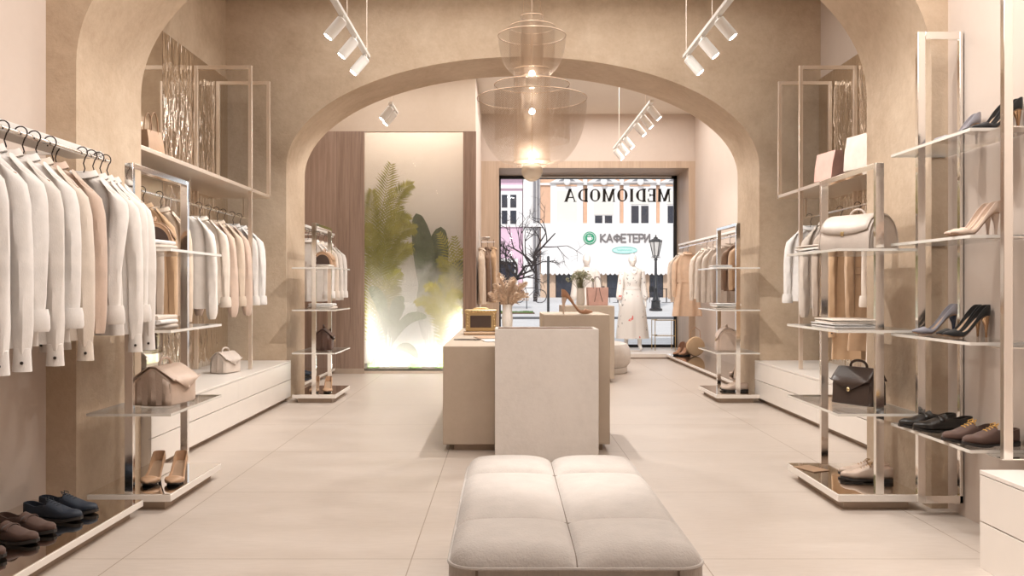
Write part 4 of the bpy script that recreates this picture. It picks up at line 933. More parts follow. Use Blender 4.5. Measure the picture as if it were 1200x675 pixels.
def magazine(label, x, y, rz, m, z=0.771, w=0.22, d=0.29, t=0.008):
    o = thing('magazine', label, 'magazine', (x, y, z), rz, GC)
    MB().box(-w / 2, w / 2, -d / 2, d / 2, 0.0015, t - 0.0015).build('pages', M['f_white'], o)
    MB().box(-w / 2 - 0.002, w / 2 + 0.002, -d / 2 - 0.002, d / 2 + 0.002, t - 0.0015, t).box(-w / 2 - 0.002, w / 2 + 0.002, -d / 2 - 0.002, d / 2 + 0.002, 0, 0.0015).build('cover', m, o)
magazine('brown magazine lying in front of the gold handbag', -0.13, 7.55, 0.2, M['l_tan'])
magazine('black narrow notebook by the left edge of the long counter', -0.30, 7.25, 1.2, M['l_black'], w=0.10, d=0.20)
magazine('white magazine between notebook and pedestal on the long counter', -0.06, 7.12, 0.15, M['f_white'])
pump('tan suede high heel shoe standing alone on the display block', (0.425, 6.62, 1.001), 0.02, M['s_tan'], M['l_nude'], None, L=0.235, H=0.125)
tote('dusty pink tote with tied strap on the rearmost display block', (1.21, 11.55, 0.968), 0.12, M['l_pink'], M['l_choc'], W=0.25, D=0.14, H=0.235, flare=1.12, hh=0.14, tie=True)
def vase(label, loc, m, h, r):
    v = thing('vase', label, 'vase', loc)
    MB().lathe([(r * 0.7, 0), (r * 0.9, h * 0.1), (r, h * 0.45), (r * 0.85, h * 0.85), (r * 0.9, h), (r * 0.78, h), (r * 0.75, h * 0.8)], 32, cap=(True, True)).build('body', m, v); return v
vase('greige ceramic vase with dry gypsophila on the rearmost display block', (0.985, 11.45, 0.968), mat('ceramic_glaze', (0.55, 0.49, 0.43), 0.35), 0.225, 0.055)
bq = thing('dried_flowers', 'bushy bunch of pale green dried flowers in the greige vase', 'flowers', (0.985, 11.45, 1.15))
def bez_(p, t): return p[0].lerp(p[1], t).lerp(p[1].lerp(p[2], t), t)
rn = random.Random(5); st = MB(); fl = MB(); lf = MB()
for i in range(110):
    a = rn.uniform(0, 2 * PI); e = rn.uniform(0.0, 1.0) ** 0.7; R_ = rn.uniform(0.10, 0.19)
    tip = Vector((R_ * math.cos(a) * e, R_ * math.sin(a) * e * 0.8, 0.07 + 0.16 * math.sqrt(max(0, 1 - 0.75 * e * e)) + rn.uniform(-0.03, 0.03)))
    st.tube([(0.01 * math.cos(a), 0.01 * math.sin(a), 0), tip * 0.55 + Vector((0, 0, 0.02)), tip], 0.0012, 4)
    for k in range(3):
        q = tip + Vector((rn.uniform(-1, 1), rn.uniform(-1, 1), rn.uniform(-1, 1))) * 0.018
        fl.ball(q, rn.uniform(0.006, 0.011), 6, 4)
st.build('stems', mat('dry_stem', (0.16, 0.15, 0.08), 0.8), bq); fl.build('flower_heads', mat('sage_blossom', (0.34, 0.34, 0.24), 0.9, var=0.4, vscale=30), bq)['kind'] = 'stuff'
vase('slim stone vase holding pampas on the long counter behind the pedestal', (0.03, 8.9, 0.771), M['concrete'], 0.26, 0.055)
pg = thing('pampas_grass', 'beige feathery pampas plumes rising behind the pedestal', 'dried grass', (0.03, 8.9, 0.95))
ps = MB(); plm = MB()
for i in range(17):
    a = rn.uniform(-1.2, 1.2) if i % 3 else rn.uniform(1.5, 4.5); lean = rn.uniform(0.05, 0.20); hgt = rn.uniform(0.16, 0.40)
    p = [Vector((0, 0, 0)), Vector((lean * 0.3 * math.cos(a), lean * 0.3 * math.sin(a), hgt * 0.75)), Vector((lean * math.cos(a), lean * 0.6 * math.sin(a), hgt))]
    ps.tube([bez_(p, t / 6) for t in range(7)], 0.002, 5)
    for k in range(150):
        t = 0.25 + 0.75 * k / 149; c0 = bez_(p, t); tg = (bez_(p, min(1, t + .02)) - bez_(p, t - .02)).normalized()
        w_ = 0.068 * math.sin(PI * min(1, 0.10 + (t - 0.25) / 0.75 * 0.88)) + 0.012
        d = (Vector((rn.uniform(-1, 1), rn.uniform(-1, 1), rn.uniform(-.6, .6))).normalized() * 0.7 + tg * 0.7).normalized() * w_
        n_ = d.cross(Vector((0, 1, 0.2))).normalized() * 0.003
        plm.add([c0 - n_, c0 + n_, c0 + d * 0.6 + n_ * 0.9, c0 + d - Vector((0, 0, 0.008)), c0 + d * 0.6 - n_ * 0.9], [(0, 1, 2, 3, 4)])
ps.build('stems', M['hanger_wood'], pg); plm.build('plumes', mat('pampas_plume', (0.74, 0.58, 0.45), 0.95, var=0.15, vscale=40), pg, recalc=False)['kind'] = 'stuff'

# ------------------------------------------------------------------ small rack on the oak post left of the window
GR = 'scarves and coats on the narrow rack by the oak post'
nr = thing('narrow_wall_rack', 'narrow wall rack with three chrome bars on the partition side by the window', 'wall rack', (-0.40, 13.9, 0))
for z, y in ((1.96, 14.2), (1.46, 14.0), (0.95, 13.9)):
    MB().box(0.0, 0.17, y - 13.9 - 0.02, y - 13.9 + 0.02, z, z + 0.05).build('bar', M['chrome'], nr, bevel=0.004)
MB().box(0.0, 0.012, -0.05, 0.05, 0.6, 2.1).build('back_strip', M['white_metal'], nr)
for i, (y, c, x, ln, lb) in enumerate([(14.1, 'camel', -0.17, 0.85, 'narrow camel coat on the small rack by the oak post'), (13.6, 'brown', -0.255, 0.8, 'brown coat on the small rack by the oak post'), (13.1, 'sand', -0.335, 0.8, 'sand coat on the small rack nearest the walnut post')]):
    garment('hanging_coat', lb, 'coat', (x, y, 1.93 - 0.03 * i), c, GR, PI / 2, length=ln, sleeve=0.66, cuffs=None, seed=170 + i, th=0.05, flare=0.2)
nrl = MB().tube([(-0.345, 12.95, 1.866), (-0.158, 14.25, 1.936)], 0.009, 8).build('rail', M['chrome'], nr); nrl.location = (0.40, -13.9, 0)

# ------------------------------------------------------------------ by the window, on the right platform
pair(flat_shoe, ('tan heeled ankle boot on the right platform, left one', 'tan heeled ankle boot on the right platform, right one'), (2.98, 14.7, pz), PI + 0.6, M['s_tan'], M['sole_dark'], None, L=0.25, shaft=0.14, gap=0.12, name='ankle_boot')
rb = thing('round_straw_bag', 'round straw bag with short strap standing on the right platform', 'bag', (3.10, 14.4, pz), 0.2)
MB().lathe([(0.001, -0.045), (0.10, -0.045), (0.148, -0.035), (0.16, 0), (0.148, 0.035), (0.10, 0.045), (0.001, 0.045)], 36, M=Matrix.Translation((0, 0, 0.16)) @ Matrix.Rotation(PI / 2, 4, 'X')).build('body', mat('woven_straw', (0.60, 0.42, 0.26), 0.8, bump=0.6, bscale=90), rb)
MB().tube([(-0.09, 0, 0.29), (-0.075, 0, 0.42), (0, 0, 0.47), (0.075, 0, 0.42), (0.09, 0, 0.29)], 0.006, 8).build('strap', M['l_tan'], rb)
tb = thing('wire_side_table', 'gold wire side table with two tiers by the right side of the window', 'side table', (2.86, 15.95, 0.08))
for sx in (-1, 1):
    for sy in (-1, 1): MB().tube([(sx * 0.18, sy * 0.18, 0), (sx * 0.18, sy * 0.18, 0.55)], 0.007, 8).build('leg', M['gold'], tb)
for z in (0.26, 0.54):
    MB().tube([(0.18, 0.18, z), (-0.18, 0.18, z), (-0.18, -0.18, z), (0.18, -0.18, z)], 0.007, 8, loop=True).build('tier_frame', M['gold'], tb)
    MB().box(-0.18, 0.18, -0.18, 0.18, z, z + 0.006).build('glass_tier', M['glass'], tb, smooth=False)
# ------------------------------------------------------------------ planted niche
def leafmat(name, lo, hi):
    m, nt, b = newmat(name)
    nt.links.new(ramp(nt, noise(nt, coords(nt), 5.0), [(0.3, lo), (0.7, hi)]), b.inputs['Base Color']); b.inputs['Roughness'].default_value = 0.45
    return m
M['palm'] = leafmat('palm_leaf', (0.26, 0.27, 0.05), (0.50, 0.47, 0.11)); M['palm_yellow'] = leafmat('yellow_palm_leaf', (0.42, 0.42, 0.07), (0.66, 0.60, 0.13))  # second leaf tone is a lighter yellow green
M['banana'] = leafmat('banana_leaf', (0.06, 0.085, 0.05), (0.13, 0.17, 0.10)); M['banana_pale'] = leafmat('pale_banana_leaf', (0.24, 0.33, 0.19), (0.40, 0.48, 0.32))
M['stem'] = mat('palm_stem', (0.17, 0.16, 0.06), 0.7); M['trunk'] = mat('palm_trunk', (0.22, 0.17, 0.10), 0.9, bump=0.5)
def bez(p0, p1, p2, t): return p0.lerp(p1, t).lerp(p1.lerp(p2, t), t)
def frond_mb(p0, p1, p2, n, ll, rn):
    mb = MB(); pts = [bez(p0, p1, p2, i / 16) for i in range(17)]
    mb.tube(pts, [0.010 * (1 - 0.8 * i / 16) for i in range(17)], 6)
    for i in range(n):
        t = 0.16 + 0.84 * i / n; c = bez(p0, p1, p2, t); tg = (bez(p0, p1, p2, min(1, t + 0.02)) - bez(p0, p1, p2, t - 0.02)).normalized()
        ax = tg.cross(Vector((0, -1, 0.15))).normalized()
        for s_ in (-1, 1):
            L = ll * (math.sin(PI * (0.12 + 0.84 * t)) ** 0.7) * rn.uniform(0.85, 1.1)
            d = (ax * s_ * 0.75 + tg * 0.75 + Vector((0, rn.uniform(-0.35, 0.25), -0.12))).normalized() * L
            w = d.cross(Vector((0, 1, 0.3))).normalized() * 0.012
            dr = Vector((0, 0, -0.10 * L))
            mb.add([c - w * 0.4, c + w * 0.4, c + d * 0.45 + w, c + d + dr, c + d * 0.45 - w], [(0, 1, 2, 3, 4)])
    return mb
def paddle_mb(p0, p1, p2, wid, stalk=0.25):
    mb = MB(); 
    def side(t):
        tg = (bez(p0, p1, p2, min(1, t + 0.02)) - bez(p0, p1, p2, max(0, t - 0.02))).normalized()
        return tg.cross(Vector((0.1, -1, 0.25))).normalized()
    def fn(u, v):
        t = lerp(stalk, 1, v); c = bez(p0, p1, p2, t); w = wid * max(0.0, math.sin(PI * (0.02 + 0.97 * v ** 1.25))) ** 0.5 * (1 if v < 1 else 0.1)
        x = (2 * u - 1); s_ = side(t)
        return tuple(c + s_ * x * w + Vector((0, -1, 0.3)) * (0.22 * w * (abs(x) ** 1.3) + 0.008 * math.sin(v * 60 + x * 2)))
    mb.grid(fn, 10, 26); mb.tube([bez(p0, p1, p2, i / 14) for i in range(15)], [0.014 * (1 - 0.75 * i / 14) for i in range(15)], 6)
    return mb
def pt(px, py, d): return Vector((fx(px, d), d, fz(py, d)))
def plant(name, label, cat, base, trunk_to, leaves, lm, kind='frond', ll=0.30, seed=1, n=30, trunk_r=0.035):
    rn = random.Random(seed)
    root = thing(name, label, cat, tuple(base), 0, None); B = Vector(base)
    if trunk_to is not None:
        T_ = Vector(trunk_to) - B
        MB().tube([(0, 0, 0), T_ * 0.5 + Vector((0.02, 0, 0)), T_], [trunk_r * 1.2, trunk_r, trunk_r * 0.8], 10).build('trunk', M['trunk'], root)
    for a, b_, c, *w in leaves:
        a, b_, c = a - B, b_ - B, c - B
        lmb = frond_mb(a, b_, c, n, w[0] if w else ll, rn) if kind == 'frond' else paddle_mb(a, b_, c, w[0])
        lmb.v = [(min(max(v_[0], -2.25 - B.x), -0.56 - B.x), min(max(v_[1], 12.44 - B.y), 13.32 - B.y), v_[2]) for v_ in lmb.v]   # leaves press against the glass and walls
        lmb.build('frond' if kind == 'frond' else 'leaf', lm, root, recalc=False)
    return root
D = 12.95
plant('palm_plant', 'tall palm with feathery fronds at the left of the planted niche', 'palm', (fx(441, D), D, 0.06), pt(443, 335, D), [
    (pt(442, 330, D), pt(444, 250, D), pt(459, 191, D - 0.1), 0.30), (pt(444, 330, D), pt(450, 222, D - 0.15), pt(484, 216, D - 0.2), 0.24),
    (pt(443, 340, D), pt(452, 240, D - 0.25), pt(480, 258, D - 0.3), 0.24), (pt(442, 335, D), pt(434, 260, D), pt(436, 222, D), 0.26),
    (pt(444, 345, D), pt(454, 262, D - 0.1), pt(488, 268, D - 0.15), 0.24), (pt(442, 345, D), pt(436, 290, D - 0.2), pt(431, 262, D - 0.25), 0.22),
    (pt(444, 350, D), pt(458, 288, D), pt(485, 290, D), 0.22), (pt(443, 350, D), pt(450, 300, D + 0.15), pt(470, 240, D + 0.2), 0.26)], M['palm'], ll=0.3, seed=3, n=34)
plant('palm_plant', 'lower bushy palm under the tall palm of the planted niche', 'palm', (fx(436, D - 0.15), D - 0.15, 0.06), None, [
    (pt(438, 430, D - .15), pt(440, 340, D - .2), pt(452, 290, D - .25), 0.24), (pt(438, 430, D - .15), pt(444, 330, D - .2), pt(470, 318, D - .3), 0.24),
    (pt(438, 430, D - .15), pt(432, 340, D - .2), pt(434, 300, D - .3), 0.22), (pt(438, 430, D - .15), pt(450, 345, D - .1), pt(466, 335, D - .1), 0.22), (pt(440, 430, D), pt(450, 350, D), pt(460, 300, D), 0.22)], M['palm'], seed=4, n=28)
plant('banana_plant', 'dark broad leaved banana plant right of centre in the planted niche', 'banana plant', (fx(505, D + .1), D + .1, 0.06), None, [
    (pt(500, 420, D + .1), pt(506, 320, D + .1), pt(488, 250, D), 0.155), (pt(502, 420, D + .1), pt(508, 330, D + .15), pt(517, 266, D + .1), 0.17),
    (pt(506, 425, D + .05), pt(514, 330, D), pt(544, 307, D - .1), 0.14), (pt(500, 425, D), pt(496, 370, D), pt(500, 322, D), 0.12)], M['banana'], 'paddle', seed=5)
plant('palm_plant', 'palm leaning in at the right edge of the planted niche', 'palm', (fx(541, D - .1), D - .1, 0.06), None, [
    (pt(541, 420, D - .1), pt(540, 310, D - .1), pt(514, 272, D - .2), 0.2), (pt(541, 420, D - .1), pt(538, 320, D - .1), pt(513, 302, D - .2), 0.2),
    (pt(541, 420, D - .1), pt(541, 320, D - .1), pt(532, 276, D - .15), 0.2), (pt(541, 420, D - .1), pt(536, 330, D - .1), pt(515, 325, D - .2), 0.18), (pt(542, 420, D), pt(542, 340, D), pt(540, 290, D), 0.2)], M['palm'], seed=6, n=26)
plant('fern_plant', 'bright yellow green fern low in the middle of the planted niche', 'fern', (fx(519, D - .3), D - .3, 0.06), None, [
    (pt(519, 430, D - .3), pt(516, 335, D - .35), pt(486, 356, D - .4), 0.17), (pt(519, 430, D - .3), pt(520, 322, D - .35), pt(498, 338, D - .4), 0.17),
    (pt(519, 430, D - .3), pt(522, 325, D - .35), pt(541, 348, D - .4), 0.17), (pt(519, 430, D - .3), pt(518, 345, D - .35), pt(500, 366, D - .4), 0.15), (pt(519, 430, D - .3), pt(524, 340, D - .35), pt(540, 368, D - .4), 0.15)], M['palm_yellow'], seed=7, n=26)
plant('banana_plant', 'pale young banana plant in the mist at the left of the niche', 'banana plant', (fx(452, D - .2), D - .2, 0.06), None, [
    (pt(452, 430, D - .2), pt(456, 345, D - .25), pt(432, 338, D - .3), 0.09), (pt(453, 430, D - .2), pt(462, 350, D - .25), pt(474, 352, D - .3), 0.10), (pt(452, 430, D - .2), pt(466, 362, D - .25), pt(500, 372, D - .35), 0.075),
    (pt(455, 430, D - .2), pt(470, 390, D - .3), pt(490, 420, D - .4), 0.07)], M['banana_pale'], 'paddle', seed=8)
for k, (px, lb) in enumerate(((437, 'small green grass tuft at the left foot of the planted niche'), (486, 'small green grass tuft at the middle foot of the planted niche'), (517, 'small green grass tuft beside the counter corner in the planted niche'), (537, 'small green grass tuft at the right foot of the planted niche'))):
    rn = random.Random(k); x = fx(px, 12.55)
    tf = MB()
    for i in range(60):
        a = rn.uniform(0, 2 * PI); r = rn.uniform(0, 0.1); h = rn.uniform(0.06, 0.13)
        b0 = Vector((r * math.cos(a), r * math.sin(a) * 0.6, 0)); tip = b0 + Vector((rn.uniform(-.05, .05), rn.uniform(-.04, .04), h))
        tf.add([b0 - Vector((0.006, 0, 0)), b0 + Vector((0.006, 0, 0)), tip], [(0, 1, 2)])
    o = tf.build('grass_tuft', leafmat('tuft_%d' % k, (0.10, 0.22, 0.04), (0.22, 0.36, 0.08)), None, recalc=False, loc=(x, 12.55, 0.06)); tag(o, lb, 'grass', 'grass tufts in the niche')
lp = thing('added_mist_backlight', 'added glowing panel that whitens the mist at the back of the planted niche', 'light panel', (-1.265, 13.335, 0.06))
MB().box(-0.66, 0.66, -0.012, 0.0, 0.0, 0.92).build('glow_face', emis('mist_backlight_glow', (1.0, 0.98, 0.95), 1.3), lp, smooth=False)  # glowing board added behind the mist to whiten it
MB().box(-0.67, 0.67, -0.014, 0.012, -0.02, 0.0).box(-0.67, 0.67, -0.014, 0.012, 0.92, 0.93).build('frame', M['white_metal'], lp, smooth=False)
# the glass front of the niche and the mist behind it
tg_ = thing('planter_glass', 'tall glass pane closing the planted niche towards the shop', 'glass pane', (-1.265, 12.405, 0.035))
MB().box(-0.69, 0.69, -0.005, 0.005, 0, 3.33).build('pane', M['tank_glass'], tg_, smooth=False)
m = bpy.data.materials.new('cold_mist'); m.use_nodes = True; nt = m.node_tree; nt.nodes.clear()
out = nt.nodes.new('ShaderNodeOutputMaterial'); vs = nt.nodes.new('ShaderNodeVolumeScatter'); vs.inputs['Color'].default_value = (1, 1, 1, 1); vs.inputs['Anisotropy'].default_value = 0.0
tc = nt.nodes.new('ShaderNodeTexCoord'); sx = nt.nodes.new('ShaderNodeSeparateXYZ'); nt.links.new(tc.outputs['Object'], sx.inputs[0])
nz = noise(nt, coords(nt, (1.6, 1.6, 0.9)), 2.4, 3, 0.55, 1.0)
hz = math_(nt, 'ADD', math_(nt, 'MULTIPLY', sx.outputs['Z'], -1.0), 1.45)                 # 0 at the top of the mist, grows downwards
hz = math_(nt, 'ADD', hz, math_(nt, 'MULTIPLY', math_(nt, 'SUBTRACT', nz, 0.5), 1.5))
dn = math_(nt, 'MULTIPLY', math_(nt, 'MAXIMUM', hz, 0.0), 6.0)
fade = math_(nt, 'MINIMUM', math_(nt, 'MAXIMUM', math_(nt, 'MULTIPLY', math_(nt, 'SUBTRACT', sx.outputs['Z'], 0.12), 6.0), 0.08), 1.0)
nt.links.new(math_(nt, 'MULTIPLY', dn, fade), vs.inputs['Density']); nt.links.new(vs.outputs[0], out.inputs['Volume'])
mo = MB().box(-0.675, 0.675, 0.03, 0.93, 0.02, 1.62).build('cold_mist', m, None, smooth=False, loc=(-1.265, 12.41, 0.06))
tag(mo, 'white mist filling the lower third of the planted niche', 'mist'); mo['kind'] = 'stuff'

# ------------------------------------------------------------------ mannequins
def skin_body(name, verts, edges, radii, m, parent, root_i=0, sub=2):
    me = bpy.data.meshes.new(name); me.from_pydata(verts, edges, []); me.materials.append(m)
    o = bpy.data.objects.new(name, me); C.objects.link(o); o.parent = parent
    md = o.modifiers.new('skin', 'SKIN'); md.use_smooth_shade = True
    if not me.skin_vertices: me.attributes  # layer is made with the modifier
    for i, r in enumerate(radii):
        sv = me.skin_vertices[0].data[i]; sv.radius = r if isinstance(r, tuple) else (r, r); sv.use_root = (i == root_i)
    sb = o.modifiers.new('sub', 'SUBSURF'); sb.levels = sub; sb.render_levels = sub
    return o
M['mannequin'] = mat('glossy_white_mannequin', (0.88, 0.86, 0.84), 0.25, var=0.01)
def mannequin(label, loc, rotz, step=0.0):
    root = thing('mannequin', label, 'mannequin', loc, rotz)
    V = [(0, 0, 0.95), (0, 0, 1.08), (0, 0.01, 1.22), (0, 0.015, 1.36), (0, 0.01, 1.46), (0, 0, 1.52), (0, -0.015, 1.58),      # pelvis .. neck base head
         (0.10, 0, 0.88), (0.105, -0.02 - step * .5, 0.50), (0.105, 0.01 - step, 0.10), (0.105, -0.10 - step, 0.035),
         (-0.10, 0, 0.88), (-0.105, -0.02, 0.50), (-0.105, 0.03, 0.10), (-0.105, -0.08, 0.035),
         (0.17, 0.015, 1.42), (0.21, 0.03, 1.17), (0.23, -0.01, 0.93), (0.235, -0.02, 0.86),
         (-0.17, 0.015, 1.42), (-0.21, 0.03, 1.17), (-0.23, -0.01, 0.93), (-0.235, -0.02, 0.86)]
    E = [(0, 1), (1, 2), (2, 3), (3, 4), (4, 5), (5, 6), (0, 7), (7, 8), (8, 9), (9, 10), (0, 11), (11, 12), (12, 13), (13, 14), (3, 15), (15, 16), (16, 17), (17, 18), (3, 19), (19, 20), (20, 21), (21, 22)]
    R = [(0.15, 0.11), (0.115, 0.09), (0.125, 0.10), (0.13, 0.09), 0.052, 0.048, 0.05, 0.085, 0.058, 0.036, 0.026, 0.085, 0.058, 0.036, 0.026, 0.052, 0.038, 0.026, 0.02, 0.052, 0.038, 0.026, 0.02]
    body = skin_body('body', V, E, R, M['mannequin'], root)
    hd = MB()
    def head(u, v):
        a = 2 * PI * u; p = -PI / 2 + PI * v; r = math.cos(p)
        x = 0.073 * r * math.cos(a); y = 0.092 * r * math.sin(a); z = 0.118 * math.sin(p)
        if z < 0: x *= 1 + z * 2.2; y = y * (1 + z * 1.2) - 0.018 * (-z / 0.118)
        f = max(0, -math.sin(a)) * r
        y -= 0.022 * math.exp(-((x / 0.014) ** 2)) * math.exp(-(((z + 0.012) / 0.026) ** 2)) * f          # nose
        y += 0.012 * (math.exp(-(((abs(x) - 0.030) / 0.014) ** 2)) * math.exp(-(((z - 0.014) / 0.014) ** 2))) * f  # eye hollows
        y -= 0.007 * math.exp(-((x / 0.022) ** 2)) * math.exp(-(((z + 0.055) / 0.010) ** 2)) * f          # lips
        return (x, y - 0.012, z + 1.61)
    hd.grid(head, 40, 28); ho = hd.build('head', M['mannequin'], root, angle=180)
    for s_ in (-1, 1):
        hm = MB(); h0 = Vector((s_ * 0.235, -0.02, 0.87))
        hm.loft([[(h0.x + rx * math.cos(q), h0.y + ry * math.sin(q), h0.z - dz) for q in [2 * PI * k / 12 for k in range(12)]] for rx, ry, dz in ((0.016, 0.022, 0), (0.017, 0.032, 0.04), (0.016, 0.040, 0.075), (0.014, 0.040, 0.095))])
        for k in range(4):
            y = -0.030 + 0.020 * k; L = (0.065, 0.078, 0.074, 0.055)[k]
            hm.tube([h0 + Vector((0, y, -0.088)), h0 + Vector((-s_ * 0.004, y - 0.002, -0.088 - L * 0.5)), h0 + Vector((-s_ * 0.014, y - 0.002, -0.088 - L))], [0.0095, 0.0085, 0.006], 8)
        hm.tube([h0 + Vector((0, -0.025, -0.025)), h0 + Vector((-s_ * 0.008, -0.052, -0.055)), h0 + Vector((-s_ * 0.012, -0.058, -0.09))], [0.012, 0.010, 0.007], 8)
        hm.build('hand', M['mannequin'], root)
    MB().lathe([(0.001, 0), (0.17, 0), (0.17, 0.008), (0.001, 0.010)], 32, c=(0, 0.02, 0)).build('stand_base', M['steel'], root)
    return root
m, nt, b = newmat('floral_print_cotton')
v = coords(nt, (1, 1, 0.8))
vo = nt.nodes.new('ShaderNodeTexVoronoi'); vo.inputs['Scale'].default_value = 13; nt.links.new(v, vo.inputs['Vector'])
nn = noise(nt, v, 38, 3); k = math_(nt, 'MULTIPLY', math_(nt, 'LESS_THAN', vo.outputs['Distance'], 0.30), math_(nt, 'GREATER_THAN', nn, 0.54))
nlow = math_(nt, 'GREATER_THAN', noise(nt, v, 2.2, 1), 0.46); k = math_(nt, 'MULTIPLY', k, nlow)
cr = math_(nt, 'MULTIPLY', math_(nt, 'LESS_THAN', math_(nt, 'ABSOLUTE', math_(nt, 'SUBTRACT', noise(nt, coords(nt, (2, 2, 1.1)), 3.1, 2), 0.69)), 0.012), 1.0)
mx = nt.nodes.new('ShaderNodeMix'); mx.data_type = 'RGBA'; nt.links.new(k, mx.inputs['Factor']); mx.inputs['A'].default_value = (0.80, 0.775, 0.75, 1); mx.inputs['B'].default_value = (0.30, 0.30, 0.30, 1)
mx2 = nt.nodes.new('ShaderNodeMix'); mx2.data_type = 'RGBA'; nt.links.new(cr, mx2.inputs['Factor']); nt.links.new(mx.outputs['Result'], mx2.inputs['A']); mx2.inputs['B'].default_value = (0.75, 0.22, 0.20, 1)
nt.links.new(mx2.outputs['Result'], b.inputs['Base Color']); b.inputs['Roughness'].default_value = 0.9
M['floral'] = m
def dress(label, man, m, hem, waist_belt=True, flare=0.30, sleeves=True, name='long_dress'):
    loc = tuple(man.location); rz = man.rotation_euler.z
    root = thing(name, label, 'dress', loc, rz)
    rings = []; N = 34
    for i in range(N):
        t = i / (N - 1); z = lerp(1.475, hem, t)
        hw = interp([(hem, flare), (0.7, lerp(flare, 0.2, 0.55)), (0.93, 0.185), (1.1, 0.135), (1.28, 0.152), (1.40, 0.175), (1.45, 0.13), (1.475, 0.075)], z)
        th = interp([(hem, flare * 0.75), (0.7, 0.17), (0.93, 0.145), (1.1, 0.115), (1.25, 0.135), (1.40, 0.115), (1.475, 0.068)], z)
        rings.append(ring_body(hw, th, z, 56, 0.020 * max(0, (1.05 - z)), 0.7, 9, p=0.95))
    MB().loft(rings, cap=(False, False)).build('gown', m, root)
    if waist_belt: MB().loft([ring_body(0.137 + r, 0.118 + r, 1.10 + dz, 40, 0, 0, 5, p=0.95) for r, dz in ((0.0, 0.02), (0.006, 0.018), (0.006, -0.018), (0, -0.02))], cap=(False, False)).build('belt', m, root)
    if sleeves:
        for s_ in (-1, 1):
            MB().loft([[(s_ * x + r * math.cos(q), y + r * math.sin(q), z) for q in [2 * PI * k / 18 for k in range(18)]] for x, y, z, r in ((0.12, 0.01, 1.44, 0.05), (0.165, 0.012, 1.41, 0.062), (0.195, 0.02, 1.28, 0.056), (0.215, 0.025, 1.12, 0.055), (0.23, 0.0, 0.98, 0.062), (0.235, -0.01, 0.93, 0.055), (0.235, -0.012, 0.90, 0.036))]).build('sleeve', m, root)
    vn = MB().tube([(0.075 * math.cos(a), -0.03 + 0.05 * math.sin(a) - 0.07 * max(0, -math.sin(a)), 1.475 - 0.11 * max(0, -math.sin(a)) ** 1.5) for a in [2 * PI * i / 24 for i in range(24)]], 0.006, 6, loop=True)
    vn.build('neckline', m, root)
    return root
ma = mannequin('white mannequin in a floral dress standing in the shop window', (2.27, 15.75, 0.08), 0.12, 0.12)
dress('long white floral dress with grey sprays and coral motifs on the window mannequin', ma, M['floral'], 0.22)
mb_ = mannequin('white mannequin half hidden behind the vase in the shop window', (1.47, 15.85, 0.08), -0.1)
dress('plain white dress on the mannequin behind the vase', mb_, M['f_white'], 0.45, flare=0.24)

